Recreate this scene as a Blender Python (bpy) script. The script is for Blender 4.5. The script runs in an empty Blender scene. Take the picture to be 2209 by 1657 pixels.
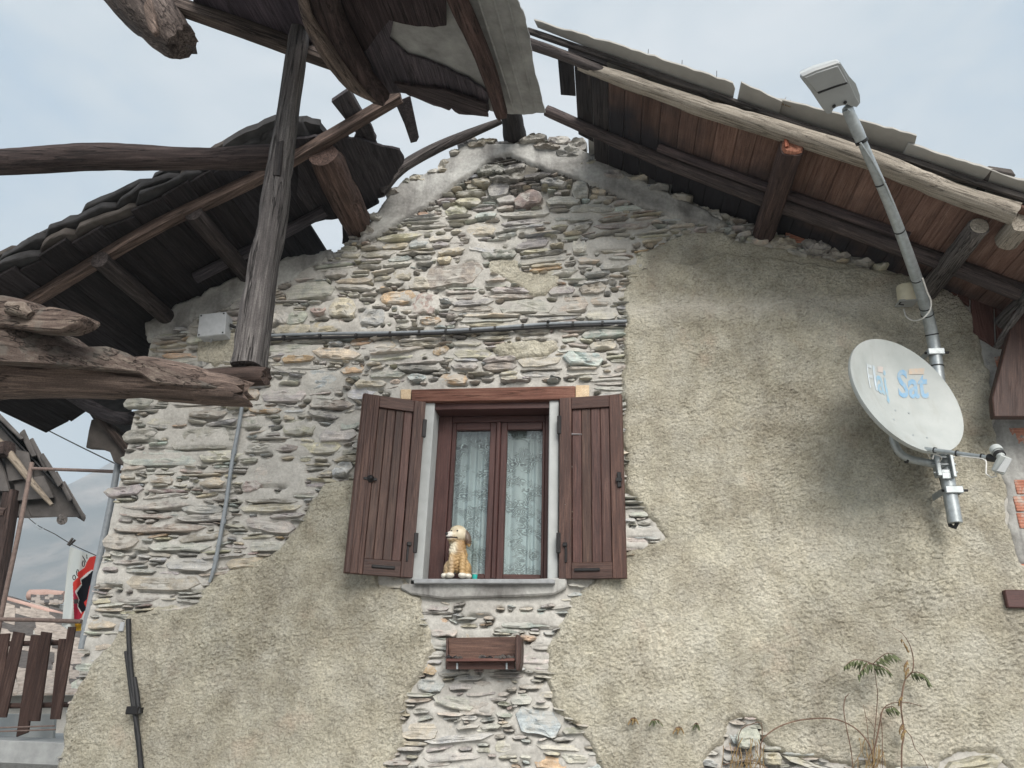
import bpy, bmesh, math, random
import numpy as np
from mathutils import Vector, Matrix

random.seed(7)
RS = np.random.RandomState(11)
scene = bpy.context.scene
COL = scene.collection
R = math.radians

# ---------------------------------------------------------------- camera
EYE = np.array([0.0, 0.0, 1.6])
FPX, CX, CY = 1660.0, 1104.5, 828.5
_up = np.array([0.0756, 2.457, -1.0]); _up /= np.linalg.norm(_up)
_h = np.array([0, 0, -1.0]) - _up * (-_up[2]); _h /= np.linalg.norm(_h)
_r = np.cross(_h, _up)
_yw = R(7.5)
CAMM = np.stack([math.cos(_yw) * _r - math.sin(_yw) * _h, math.sin(_yw) * _r + math.cos(_yw) * _h, _up])
cam_data = bpy.data.cameras.new("camera")
cam_data.sensor_width = 36.0
cam_data.lens = FPX / 2209.0 * 36.0
cam_data.clip_start = 0.05
cam_data.clip_end = 6000
cam = bpy.data.objects.new("camera", cam_data)
m4 = Matrix([list(CAMM[0]) + [EYE[0]], list(CAMM[1]) + [EYE[1]], list(CAMM[2]) + [EYE[2]], [0, 0, 0, 1]])
cam.matrix_world = m4
COL.objects.link(cam)
scene.camera = cam

# ---------------------------------------------------------------- sky, sun, exposure
SUN_EL, SUN_AZ = R(36), R(160)          # overcast: broad soft sun behind the viewer's right shoulder
world = bpy.data.worlds.new("World"); scene.world = world
world.use_nodes = True
nt = world.node_tree; nt.nodes.clear()
out = nt.nodes.new("ShaderNodeOutputWorld")
sky = nt.nodes.new("ShaderNodeTexSky"); sky.sky_type = 'NISHITA'
sky.sun_disc = False; sky.sun_elevation = SUN_EL; sky.sun_rotation = SUN_AZ
sky.air_density = 1.0; sky.dust_density = 2.0; sky.ozone_density = 1.0
bg1 = nt.nodes.new("ShaderNodeBackground"); bg1.inputs[1].default_value = 0.06
nt.links.new(sky.outputs[0], bg1.inputs[0])
tc = nt.nodes.new("ShaderNodeTexCoord")
mp = nt.nodes.new("ShaderNodeMapping"); mp.inputs['Scale'].default_value = (1.0, 1.0, 2.2)
nt.links.new(tc.outputs['Generated'], mp.inputs[0])
cn = nt.nodes.new("ShaderNodeTexNoise"); cn.inputs['Scale'].default_value = 2.1; cn.inputs['Detail'].default_value = 5; cn.inputs['Roughness'].default_value = 0.55; cn.inputs['Distortion'].default_value = 0.3
nt.links.new(mp.outputs[0], cn.inputs[0])
cr = nt.nodes.new("ShaderNodeValToRGB")
cr.color_ramp.elements[0].position = 0.36; cr.color_ramp.elements[0].color = (0.50, 0.62, 0.74, 1)
cr.color_ramp.elements[1].position = 0.60; cr.color_ramp.elements[1].color = (0.86, 0.885, 0.895, 1)
e = cr.color_ramp.elements.new(0.48); e.color = (0.70, 0.76, 0.795, 1)
nt.links.new(cn.outputs[0], cr.inputs[0])
bg2 = nt.nodes.new("ShaderNodeBackground"); bg2.inputs[1].default_value = 0.245
nt.links.new(cr.outputs[0], bg2.inputs[0])
mx = nt.nodes.new("ShaderNodeMixShader"); mx.inputs[0].default_value = 0.86
nt.links.new(bg1.outputs[0], mx.inputs[1]); nt.links.new(bg2.outputs[0], mx.inputs[2])
nt.links.new(mx.outputs[0], out.inputs[0])

sun_d = bpy.data.lights.new("sun", 'SUN'); sun_d.energy = 1.5; sun_d.angle = R(38); sun_d.color = (1.0, 0.95, 0.88)
sun = bpy.data.objects.new("sun", sun_d); COL.objects.link(sun)
sdir = Vector((math.sin(SUN_AZ) * math.cos(SUN_EL), math.cos(SUN_AZ) * math.cos(SUN_EL), math.sin(SUN_EL)))
sun.rotation_euler = sdir.to_track_quat('Z', 'Y').to_euler()
sun.location = (0, -10, 20)

vs = scene.view_settings
vs.view_transform = 'Standard'; vs.look = 'None'; vs.gamma = 1.0; vs.exposure = 2.15
vs.use_curve_mapping = False
scene.render.engine = 'CYCLES'
scene.cycles.max_bounces = 8
scene.cycles.diffuse_bounces = 5
scene.cycles.transparent_max_bounces = 12
scene.cycles.volume_bounces = 0

# ---------------------------------------------------------------- helpers
def ray(px, py):
    return CAMM @ np.array([(px - CX) / FPX, -(py - CY) / FPX, -1.0])
def P(px, py, y=5.0):                       # the point of the plane y = const seen at a photograph pixel
    d = ray(px, py); return EYE + d * (y / d[1])
def PZ(px, py, z):
    d = ray(px, py); return EYE + d * ((z - EYE[2]) / d[2])
def PP(px, py, p, n):                       # the point of any plane
    d = ray(px, py); n = np.array(n, float); return EYE + d * ((np.array(p) - EYE).dot(n) / d.dot(n))
def W2(px, py):                             # wall coordinates (x, z)
    q = P(px, py, 5.0); return (q[0], q[2])

def _hash(i, j, k, seed):
    n = (i * 374761393 + j * 668265263 + k * 2147483647 + seed * 1274126177) & 0xffffffff
    n = ((n ^ (n >> 13)) * 1274126177) & 0xffffffff
    return ((n ^ (n >> 16)) & 0xffff) / 65535.0
def vnoise(x, y, z=None, seed=0):
    x = np.asarray(x, float); y = np.asarray(y, float)
    z = np.zeros_like(x) if z is None else np.asarray(z, float)
    xi, yi, zi = np.floor(x).astype(np.int64), np.floor(y).astype(np.int64), np.floor(z).astype(np.int64)
    fx, fy, fz = x - xi, y - yi, z - zi
    fx = fx * fx * (3 - 2 * fx); fy = fy * fy * (3 - 2 * fy); fz = fz * fz * (3 - 2 * fz)
    r = 0
    for a in (0, 1):
        for b in (0, 1):
            for c in ((0, 1) if z.any() else (0,)):
                w = (fx if a else 1 - fx) * (fy if b else 1 - fy) * (fz if c else 1 - fz)
                r = r + w * _hash(xi + a, yi + b, zi + c, seed)
    return r * 2 - 1
def fbm(x, y, z=None, o=4, seed=0, g=0.5):
    r = 0; a = 1.0; t = 0
    for k in range(o):
        f = 2.03 ** k
        r = r + a * vnoise(np.asarray(x) * f + 17.3 * k, np.asarray(y) * f + 5.1 * k, None if z is None else np.asarray(z) * f + 9.7 * k, seed + k)
        t += a; a *= g
    return r / t
def n1(x, seed=0):
    return float(vnoise(np.array([x]), np.array([seed * 3.7 + .5]), None, seed)[0])

def tag(o, label=None, cat=None, group=None, kind=None):
    if label: o['label'] = label
    if cat: o['category'] = cat
    if group: o['group'] = group
    if kind: o['kind'] = kind
    return o
def empty(name, loc, label=None, cat=None, group=None):
    o = bpy.data.objects.new(name, None); COL.objects.link(o); o.location = Vector(loc)
    o.empty_display_size = 0.1
    bpy.context.view_layer.update()
    return tag(o, label, cat, group)
def link(name, me, mat=None, parent=None, tint=None):
    o = bpy.data.objects.new(name, me); COL.objects.link(o)
    if mat is not None:
        me.materials.append(mat)
    if parent is not None:
        o.parent = parent
        # the meshes are built in world coordinates: undo the parent's own location
        loc = Vector((0, 0, 0)); q = parent
        while q is not None:
            loc -= q.location; q = q.parent
        o.location = loc
    if tint is not None:
        o.color = (tint[0], tint[1], tint[2], 1)
    return o
def setgc(me, grain, org=(0, 0, 0)):
    n = len(me.vertices)
    co = np.empty(n * 3); me.vertices.foreach_get('co', co); co = co.reshape(-1, 3) - np.array(org)
    g = np.array(grain, float); g /= np.linalg.norm(g)
    a = np.cross(g, [0.13, 0.31, 0.94]);
    if np.linalg.norm(a) < .2: a = np.cross(g, [1, 0, 0])
    a /= np.linalg.norm(a); b = np.cross(g, a)
    off = RS.uniform(-5, 5, 3)
    v = np.stack([co @ a, co @ b, co @ g], 1) + off
    at = me.attributes.new('gc', 'FLOAT_VECTOR', 'POINT'); at.data.foreach_set('vector', v.ravel())
def setcol(me, cols):
    at = me.attributes.new('col', 'FLOAT_COLOR', 'POINT'); at.data.foreach_set('color', np.asarray(cols, float).ravel())
def shade(me, ang=40):
    me.polygons.foreach_set('use_smooth', [True] * len(me.polygons))
    me.set_sharp_from_angle(angle=R(ang))
def mesh(name, v, f, ang=None):
    me = bpy.data.meshes.new(name)
    me.from_pydata([tuple(map(float, p)) for p in v], [], f)
    me.update()
    if ang is not None: shade(me, ang)
    return me

def spline(pts, seg):
    pts = [np.array(p, float) for p in pts]
    out = []; par = []
    for i in range(len(pts) - 1):
        p0 = pts[max(i - 1, 0)]; p1 = pts[i]; p2 = pts[i + 1]; p3 = pts[min(i + 2, len(pts) - 1)]
        L = np.linalg.norm(p2 - p1); n = max(1, int(round(L / seg)))
        for k in range(n):
            t = k / n
            out.append(0.5 * ((2 * p1) + (-p0 + p2) * t + (2 * p0 - 5 * p1 + 4 * p2 - p3) * t * t + (-p0 + 3 * p1 - 3 * p2 + p3) * t ** 3)); par.append(i + t)
    out.append(pts[-1]); par.append(len(pts) - 1.0)
    return np.array(out), np.array(par)
def tube(name, pts, rad, mat, parent=None, n=12, seg=0.06, sq=2.0, asp=1.0, wob=0.0, wf=9.0, rag=0.0, ref=(0, 0, 1), ang=50, tint=None, twist=0.0, chip=0.0, grain=None):
    """a bar, pole or log along a path: sq 2 = round, 6 = squared; rag = splintered ends; chip = eaten edges"""
    c, par = spline(pts, seg)
    rad = np.interp(par, np.arange(len(pts)), np.atleast_1d(rad) if np.ndim(rad) else [rad] * len(pts))
    m = len(c); T = np.gradient(c, axis=0); T /= np.linalg.norm(T, axis=1)[:, None]
    sd = RS.randint(1, 9999)
    th = np.arange(n) / n * 2 * math.pi + math.pi / n
    cs, sn = np.cos(th), np.sin(th)
    prof = 1.0 / (np.abs(cs) ** sq + np.abs(sn) ** sq) ** (1 / sq)
    V = []
    N = np.cross(T[0], ref); N /= np.linalg.norm(N)
    for i in range(m):
        N = N - T[i] * N.dot(T[i]); N /= np.linalg.norm(N); B = np.cross(T[i], N)
        a0 = twist * i / max(1, m - 1)
        Nn = N * math.cos(a0) + B * math.sin(a0); Bn = -N * math.sin(a0) + B * math.cos(a0)
        ring = c[i] + rad[i] * prof[:, None] * (cs[:, None] * Nn + asp * sn[:, None] * Bn)
        V.append(ring)
    V = np.array(V)
    if wob:
        f = V.reshape(-1, 3); d = fbm(f[:, 0] * wf, f[:, 1] * wf, f[:, 2] * wf, 3, sd).reshape(m, n)
        V = c[:, None, :] + (V - c[:, None, :]) * (1 + wob * d[..., None])
    if chip:
        f = V.reshape(-1, 3); d = fbm(f[:, 0] * 6, f[:, 1] * 6, f[:, 2] * 6, 2, sd + 5).reshape(m, n)
        k = np.clip((d - .15) * 3, 0, 1) * chip
        V = c[:, None, :] + (V - c[:, None, :]) * (1 - k[..., None])
    if rag:
        for e, s in ((0, -1), (m - 1, 1)):
            d = np.array([n1(q * 1.9, sd + e) for q in range(n)])
            V[e] += T[e] * (s * rag * d)[:, None]
    verts = list(V.reshape(-1, 3)); F = []
    for i in range(m - 1):
        for j in range(n):
            a, b = i * n + j, i * n + (j + 1) % n
            F.append((a, b, b + n, a + n))
    c0 = len(verts); verts.append(V[0].mean(0) + T[0] * rag * .3); verts.append(V[-1].mean(0) - T[-1] * rag * .3)
    for j in range(n):
        F.append((c0, (j + 1) % n, j)); q = (m - 1) * n
        F.append((c0 + 1, q + j, q + (j + 1) % n))
    me = mesh(name, verts, F, ang)
    setgc(me, grain if grain is not None else c[-1] - c[0], c[0])
    return link(name, me, mat, parent, tint)
def prism(name, poly, ext, mat, parent=None, bevel=0.0, grain=None, tint=None, seg=1, jit=0.0):
    poly = [np.array(p, float) for p in poly]; ext = np.array(ext, float)
    bm = bmesh.new()
    a = [bm.verts.new(p) for p in poly]; b = [bm.verts.new(p + ext) for p in poly]
    k = len(poly)
    bm.faces.new(a); bm.faces.new(b[::-1])
    for i in range(k):
        bm.faces.new((a[i], b[i], b[(i + 1) % k], a[(i + 1) % k]))
    bmesh.ops.recalc_face_normals(bm, faces=bm.faces)
    if jit:
        for v in bm.verts: v.co += Vector(RS.uniform(-jit, jit, 3))
    if bevel:
        bmesh.ops.bevel(bm, geom=bm.edges[:], offset=bevel, segments=seg, affect='EDGES', profile=0.6)
    bmesh.ops.triangulate(bm, faces=[f for f in bm.faces if len(f.verts) > 4])
    me = bpy.data.meshes.new(name); bm.to_mesh(me); bm.free()
    shade(me, 35)
    if grain is None:
        L = [(np.linalg.norm(poly[i] - poly[i - 1]), i) for i in range(k)]; i = max(L)[1]; grain = poly[i] - poly[i - 1]
    setgc(me, grain, poly[0])
    return link(name, me, mat, parent, tint)
def bar(name, p0, p1, w, t, side, mat, parent=None, bevel=0.004, tint=None, grain=None):
    """a squared board from p0 to p1, w wide along `side`, t thick"""
    p0, p1, side = np.array(p0, float), np.array(p1, float), np.array(side, float)
    d = p1 - p0; s = side - d * side.dot(d) / d.dot(d); s /= np.linalg.norm(s); nrm = np.cross(d, s); nrm /= np.linalg.norm(nrm)
    q = [p0 - s * w / 2 - nrm * t / 2, p1 - s * w / 2 - nrm * t / 2, p1 + s * w / 2 - nrm * t / 2, p0 + s * w / 2 - nrm * t / 2]
    return prism(name, q, nrm * t, mat, parent, bevel, d if grain is None else grain, tint)
def box(name, lo, hi, mat, parent=None, bevel=0.003, grain=None, tint=None):
    lo, hi = np.array(lo, float), np.array(hi, float)
    return prism(name, [(lo[0], lo[1], lo[2]), (hi[0], lo[1], lo[2]), (hi[0], lo[1], hi[2]), (lo[0], lo[1], hi[2])], (0, hi[1] - lo[1], 0), mat, parent, bevel, grain, tint)
def joinm(name, obs, keep=0):
    """join freshly built meshes (same material order) into the first"""
    bm = bmesh.new(); mats = []
    for o in obs:
        me = o.data; b0 = len(bm.faces); bm.from_mesh(me)
        bm.faces.ensure_lookup_table()
        for f in bm.faces[b0:]:
            mt = me.materials[min(f.material_index, len(me.materials) - 1)]
            if mt not in mats: mats.append(mt)
            f.material_index = mats.index(mt)
    me = bpy.data.meshes.new(name); bm.to_mesh(me); bm.free()
    par = obs[0].parent; loc = obs[0].location.copy()
    for o in obs:
        d = o.data; bpy.data.objects.remove(o); bpy.data.meshes.remove(d)
    o = bpy.data.objects.new(name, me); COL.objects.link(o)
    for mt in mats: me.materials.append(mt)
    if par: o.parent = par; o.location = loc
    return o
def lathe(name, c, axis, prof, mat, parent=None, n=28, ang=40):
    c = np.array(c, float); ax = np.array(axis, float); ax /= np.linalg.norm(ax)
    a = np.cross(ax, [0.2, 0.3, 0.9]); a /= np.linalg.norm(a); b = np.cross(ax, a)
    V = []; F = []
    for (r, h) in prof:
        for k in range(n):
            t = 2 * math.pi * k / n; V.append(c + ax * h + r * (a * math.cos(t) + b * math.sin(t)))
    for i in range(len(prof) - 1):
        for k in range(n):
            p, q = i * n + k, i * n + (k + 1) % n
            F.append((p, q, q + n, p + n))
    F.append(tuple(range(n))[::-1]); F.append(tuple(range((len(prof) - 1) * n, len(prof) * n)))
    me = mesh(name, V, F, ang); setgc(me, ax, c)
    return link(name, me, mat, parent)

# ---------------------------------------------------------------- materials
class NT:
    def __init__(s, name):
        s.m = bpy.data.materials.new(name); s.m.use_nodes = True; s.t = s.m.node_tree
        s.b = s.t.nodes['Principled BSDF']; s.o = s.t.nodes['Material Output']
    def n(s, typ, **kw):
        q = s.t.nodes.new(typ)
        for k, v in kw.items(): setattr(q, k, v)
        return q
    def l(s, a, b): s.t.links.new(a, b)
    def noise(s, vec, scale, det=4, rough=.55, dist=0.0):
        q = s.n('ShaderNodeTexNoise'); q.inputs['Scale'].default_value = scale; q.inputs['Detail'].default_value = det
        q.inputs['Roughness'].default_value = rough; q.inputs['Distortion'].default_value = dist
        if vec is not None: s.l(vec, q.inputs['Vector'])
        return q.outputs['Fac']
    def ramp(s, fac, stops):
        q = s.n('ShaderNodeValToRGB'); r = q.color_ramp
        for i, (p, c) in enumerate(stops):
            el = r.elements[i] if i < 2 else r.elements.new(p)
            el.position = p; el.color = (c[0], c[1], c[2], 1) if not np.isscalar(c) else (c, c, c, 1)
        s.l(fac, q.inputs[0]); return q.outputs[0]
    def mix(s, fac, a, b, mode='MIX'):
        q = s.n('ShaderNodeMix', data_type='RGBA', blend_type=mode)
        for sock, v in ((q.inputs[0], fac), (q.inputs[6], a), (q.inputs[7], b)):
            if hasattr(v, 'is_output'): s.l(v, sock)
            elif np.isscalar(v): sock.default_value = v
            else: sock.default_value = (v[0], v[1], v[2], 1)
        return q.outputs[2]
    def math(s, op, a, b=0.0):
        q = s.n('ShaderNodeMath', operation=op)
        for sock, v in ((q.inputs[0], a), (q.inputs[1], b)):
            if hasattr(v, 'is_output'): s.l(v, sock)
            else: sock.default_value = v
        return q.outputs[0]
    def attr(s, name):
        q = s.n('ShaderNodeAttribute'); q.attribute_name = name; return q
    def scaled(s, vec, sc):
        q = s.n('ShaderNodeVectorMath', operation='MULTIPLY'); s.l(vec, q.inputs[0]); q.inputs[1].default_value = sc; return q.outputs[0]
    def pos(s):
        return s.n('ShaderNodeNewGeometry').outputs['Position']
    def bump(s, h, strength, dist=0.01, prev=None):
        q = s.n('ShaderNodeBump'); q.inputs['Strength'].default_value = strength; q.inputs['Distance'].default_value = dist
        s.l(h, q.inputs['Height'])
        if prev is not None: s.l(prev, q.inputs['Normal'])
        return q.outputs[0]
    def done(s, col=None, rough=0.8, nrm=None, metal=0.0, spec=None):
        if col is not None:
            if hasattr(col, 'is_output'): s.l(col, s.b.inputs['Base Color'])
            else: s.b.inputs['Base Color'].default_value = (col[0], col[1], col[2], 1)
        if hasattr(rough, 'is_output'): s.l(rough, s.b.inputs['Roughness'])
        else: s.b.inputs['Roughness'].default_value = rough
        s.b.inputs['Metallic'].default_value = metal
        if spec is not None: s.b.inputs['Specular IOR Level'].default_value = spec
        if nrm is not None: s.l(nrm, s.b.inputs['Normal'])
        return s.m

def wood(name, dark, mid, light, fine=55.0, crack=0.5, rough=.8, lichen=None, spec=.25, bumpd=.007):
    s = NT(name); gc = s.attr('gc').outputs['Vector']
    a = s.noise(s.scaled(gc, (1, 1, .045)), fine * 1.9, 5, .68, .12)
    b = s.noise(s.scaled(gc, (1, 1, .16)), 9, 5, .65, .25)
    spk = s.noise(gc, 170, 3, .7)
    c = s.ramp(s.math('ADD', s.math('MULTIPLY', a, .6), s.math('MULTIPLY', b, .4)), [(.33, dark), (.66, light), (.5, mid)])
    c = s.mix(1.0, c, s.ramp(spk, [(.3, .74), (.68, 1.2)]), 'MULTIPLY')
    ck = s.noise(s.scaled(gc, (1, 1, .035)), 24, 4, .6, .25)
    ckm = s.ramp(s.math('ABSOLUTE', s.math('SUBTRACT', ck, .5)), [(.002, 0.0), (.018, 1.0)])
    c = s.mix(s.math('MULTIPLY', s.math('SUBTRACT', 1.0, ckm), crack), c, tuple(x * .25 for x in dark))
    if lichen is not None:
        lf = s.ramp(s.noise(gc, 9, 5, .65), [(.52, 0.0), (.62, 1.0)])
        c = s.mix(s.math('MULTIPLY', lf, .5), c, lichen)
    oi = s.n('ShaderNodeObjectInfo')
    c = s.mix(1.0, c, oi.outputs['Color'], 'MULTIPLY')
    n = s.bump(a, .5, bumpd); n = s.bump(ckm, crack * .9, bumpd * 2, n)
    return s.done(c, rough, n, spec=spec)

M = {}
M['weathered'] = wood('wood_weathered', (.042, .038, .037), (.112, .101, .096), (.26, .240, .222), 45, .8, .9)
M['beam'] = wood('wood_beam', (.030, .025, .023), (.080, .065, .058), (.18, .150, .132), 38, .7, .85)
M['soot'] = wood('wood_charred', (.012, .011, .012), (.030, .027, .028), (.065, .057, .055), 40, .6, .85)
M['deck'] = wood('wood_deck', (.092, .053, .042), (.170, .103, .080), (.26, .175, .14), 50, .35, .8)
M['pale'] = wood('wood_pale_log', (.16, .135, .11), (.32, .285, .24), (.46, .415, .36), 42, .65, .85)
M['shutter'] = wood('wood_stained', (.032, .0155, .0125), (.068, .034, .027), (.140, .080, .062), 60, .35, .55, spec=.4, bumpd=.002)
M['frame'] = wood('wood_window_frame', (.036, .014, .013), (.064, .026, .023), (.105, .050, .044), 60, .15, .5, spec=.4, bumpd=.002)
M['lintel'] = wood('wood_lintel', (.075, .030, .021), (.145, .064, .046), (.24, .125, .09), 50, .6, .7, bumpd=.003)
M['raw'] = wood('wood_raw', (.46, .33, .20), (.60, .46, .31), (.70, .58, .42), 60, .1, .8, bumpd=.002)
M['mossy'] = wood('wood_mossy', (.045, .034, .030), (.13, .10, .085), (.27, .23, .19), 34, .8, .95, lichen=(.17, .165, .145))
M['boards'] = wood('wood_balcony', (.022, .013, .011), (.050, .029, .024), (.095, .06, .05), 45, .3, .8)

# the ceiling boards again, with the soot the fire left near the ridge and along the wall top
M['deck_sooted'] = M['deck'].copy(); M['deck_sooted'].name = 'wood_deck_sooted'
_t = M['deck_sooted'].node_tree; _b = _t.nodes['Principled BSDF']; _src = _b.inputs['Base Color'].links[0].from_socket
_g = _t.nodes.new('ShaderNodeNewGeometry'); _sx = _t.nodes.new('ShaderNodeSeparateXYZ'); _t.links.new(_g.outputs['Position'], _sx.inputs[0])
_nz = _t.nodes.new('ShaderNodeTexNoise'); _nz.inputs['Scale'].default_value = 3.5; _nz.inputs['Detail'].default_value = 5; _t.links.new(_g.outputs['Position'], _nz.inputs[0])
def _mth(op, a, b):
    q = _t.nodes.new('ShaderNodeMath'); q.operation = op
    for sk, v in ((q.inputs[0], a), (q.inputs[1], b)):
        if hasattr(v, 'is_output'): _t.links.new(v, sk)
        else: sk.default_value = v
    return q.outputs[0]
# distance from the burnt corner at the ridge, stretched down the wall line
_d = _mth('SUBTRACT', _mth('MULTIPLY', _sx.outputs['Y'], 1.05), _mth('MULTIPLY', _sx.outputs['X'], .26))
_d = _mth('ADD', _d, _mth('MULTIPLY', _mth('SUBTRACT', _nz.outputs[0], .5), 1.1))
_mr = _t.nodes.new('ShaderNodeMapRange'); _mr.inputs['From Min'].default_value = 4.16; _mr.inputs['From Max'].default_value = 4.72; _t.links.new(_d, _mr.inputs[0])
_mxn = _t.nodes.new('ShaderNodeMix'); _mxn.data_type = 'RGBA'; _t.links.new(_mr.outputs[0], _mxn.inputs[0]); _t.links.new(_src, _mxn.inputs[6]); _mxn.inputs[7].default_value = (.024, .022, .026, 1)
_t.links.new(_mxn.outputs[2], _b.inputs['Base Color'])

s = NT('stone'); ca = s.attr('col').outputs['Color']; ps = s.pos()
lam = s.noise(s.scaled(ps, (3, 3, 46)), 1.0, 5, .62, .5)
bl = s.noise(ps, 16, 5, .6)
sp = s.noise(ps, 130, 3, .6)
c = s.mix(1.0, ca, s.ramp(lam, [(.3, .82), (.7, 1.42)]), 'MULTIPLY')
c = s.mix(1.0, c, s.ramp(bl, [(.3, (.72, .74, .77)), (.72, (1.22, 1.19, 1.13))]), 'MULTIPLY')
c = s.mix(1.0, c, s.ramp(sp, [(.3, .80), (.7, 1.18)]), 'MULTIPLY')
# mortar smeared over part of each stone
sm = s.ramp(s.noise(ps, 8.5, 6, .7, .5), [(.475, 0.0), (.585, 1.0)])
c = s.mix(s.math('MULTIPLY', sm, .74), c, (.49, .475, .44))
n = s.bump(lam, .9, .014); n = s.bump(bl, .6, .010, n); n = s.bump(sp, .5, .003, n)
M['stone'] = s.done(c, .88, n, spec=.25)

s = NT('mortar'); ps = s.pos()
a = s.noise(ps, 5, 5, .6); b = s.noise(ps, 60, 4, .65); d = s.noise(ps, 300, 2, .6)
c = s.ramp(a, [(.3, (.37, .355, .33)), (.7, (.54, .525, .49)), (.5, (.455, .44, .41))])
c = s.mix(1.0, c, s.ramp(b, [(.25, .78), (.7, 1.12)]), 'MULTIPLY')
n = s.bump(b, .5, .008); n = s.bump(d, .4, .002, n)
M['mortar'] = s.done(c, .93, n, spec=.15)

s = NT('roughcast'); ps = s.pos()
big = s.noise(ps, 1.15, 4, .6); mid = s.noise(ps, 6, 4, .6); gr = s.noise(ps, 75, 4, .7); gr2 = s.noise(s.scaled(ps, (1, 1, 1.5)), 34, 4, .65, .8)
c = s.ramp(big, [(.34, (.39, .365, .297)), (.66, (.635, .607, .515)), (.5, (.525, .50, .413))])
bt_ = s.noise(ps, 4.2, 5, .68, .4)
c = s.mix(1.0, c, s.ramp(bt_, [(.36, (.76, .745, .72)), (.64, (1.12, 1.11, 1.09))]), 'MULTIPLY')
c = s.mix(s.ramp(mid, [(.42, 0.0), (.7, .6)]), c, (.58, .56, .49))
pk = s.ramp(s.noise(ps, 3.3, 3, .6), [(.60, 0.0), (.74, .45)])
c = s.mix(pk, c, (.53, .43, .34))
c = s.mix(1.0, c, s.ramp(gr, [(.28, .66), (.60, 1.12)]), 'MULTIPLY')
# lime run-off band under the right eave, and damp streaks
sp_ = s.n('ShaderNodeSeparateXYZ'); s.l(ps, sp_.inputs[0])
zb = s.math('ADD', sp_.outputs['Z'], s.math('MULTIPLY', s.math('SUBTRACT', s.noise(ps, 2.6, 4, .6), .5), .22))
lb = s.ramp(s.math('MULTIPLY', s.math('ABSOLUTE', s.math('SUBTRACT', zb, 4.20)), 8.0), [(.0, .62), (1.0, .0)])
lb = s.math('MULTIPLY', lb, s.ramp(sp_.outputs['X'], [(.0, .0), (.25, 1.)]))
c = s.mix(lb, c, (.68, .65, .58))
stk = s.ramp(s.noise(s.scaled(ps, (7, 7, .55)), 1.0, 4, .6, .3), [(.54, .0), (.74, .42)])
c = s.mix(stk, c, (.30, .275, .235))
c = s.mix(s.ramp(s.noise(ps, 2.3, 5, .7, .6), [(.44, 0.0), (.66, .62)]), c, s.mix(1.0, c, (.70, .67, .64), 'MULTIPLY'))
pit_shade = s.ramp(gr2, [(.33, .72), (.45, 1.0)])  # shade painted into the colour where the bump noise dips
c = s.mix(1.0, c, pit_shade, 'MULTIPLY')
n = s.bump(gr2, 1.0, .018); n = s.bump(gr, .9, .008, n)
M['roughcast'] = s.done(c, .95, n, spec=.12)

s = NT('cement'); ps = s.pos()
a = s.noise(ps, 3.2, 5, .62, .3); b = s.noise(ps, 45, 4, .6)
c = s.ramp(a, [(.32, (.22, .215, .205)), (.66, (.46, .46, .44)), (.5, (.35, .345, .33))])
soot = s.ramp(s.noise(s.scaled(ps, (1.6, 1.6, .5)), 2.4, 5, .65, .5), [(.47, 0.0), (.66, .75)])
c = s.mix(soot, c, (.12, .113, .11))
c = s.mix(1.0, c, s.ramp(b, [(.25, .8), (.7, 1.12)]), 'MULTIPLY')
n = s.bump(a, .5, .02); n = s.bump(b, .5, .006, n)
M['cement'] = s.done(c, .93, n, spec=.15)

def simple(name, col, rough=.5, metal=0.0, nz=None, amt=.2, bump=0.0, spec=None):
    s = NT(name)
    ps = s.pos(); a = s.noise(ps, nz or 25, 5, .62)
    c = s.mix(1.0, col, s.ramp(a, [(.3, 1 - amt), (.7, 1 + amt * .6)]), 'MULTIPLY')
    n = s.bump(a, bump, .006) if bump else None
    return s.done(c, rough, n, metal, spec)
M['white'] = simple('white_reveal_plaster', (.44, .46, .46), .8, nz=9, amt=.12, bump=.15)
M['sill'] = simple('grey_sill_stone', (.30, .31, .32), .7, nz=20, amt=.25, bump=.2)
M['galv'] = simple('galvanised_steel', (.40, .435, .45), .42, .55, nz=30, amt=.22, bump=.05)
M['iron'] = simple('black_iron', (.018, .017, .018), .55, .3, nz=60, amt=.4)
M['rust'] = simple('rusty_pipe', (.20, .145, .125), .75, .2, nz=30, amt=.35)
M['dish'] = simple('white_enamel', (.42, .45, .445), .42, nz=5, amt=.05)
s = NT('white_enamel_grimy'); ps = s.pos()
g = s.noise(s.scaled(ps, (9, 9, 1.6)), 1.0, 5, .65, .3); g2 = s.noise(ps, 40, 4, .65); g3 = s.noise(ps, 4.5, 4, .6)
c = s.ramp(g3, [(.3, (.36, .39, .385)), (.7, (.45, .475, .47))])
c = s.mix(s.ramp(g, [(.52, 0.), (.75, .45)]), c, (.30, .30, .27)); c = s.mix(s.ramp(g2, [(.62, 0.), (.75, .35)]), c, (.25, .23, .19))
M['dish'] = s.done(c, .45, None, spec=.4)
M['lampgrey'] = simple('lamp_grey_paint', (.33, .345, .35), .5, nz=12, amt=.08)
M['lampwhite'] = simple('lamp_white_paint', (.42, .445, .45), .45, nz=12, amt=.06)
M['plastic'] = simple('grey_plastic_box', (.44, .46, .48), .5, nz=22, amt=.16)
M['conduit'] = simple('grey_conduit', (.24, .265, .29), .5, nz=30, amt=.2)
M['rubber'] = simple('black_cable', (.018, .018, .02), .6, nz=30, amt=.3)
M['whitecable'] = simple('white_cable', (.72, .71, .68), .5)
M['cream'] = simple('cream_plastic', (.60, .56, .42), .55, nz=18, amt=.12)
M['sheet'] = simple('fibre_cement_sheet', (.30, .305, .30), .9, nz=7, amt=.4, bump=.4)
M['metalsheet'] = simple('beige_roof_sheet', (.37, .36, .335), .6, nz=6, amt=.14, bump=.08)
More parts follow.
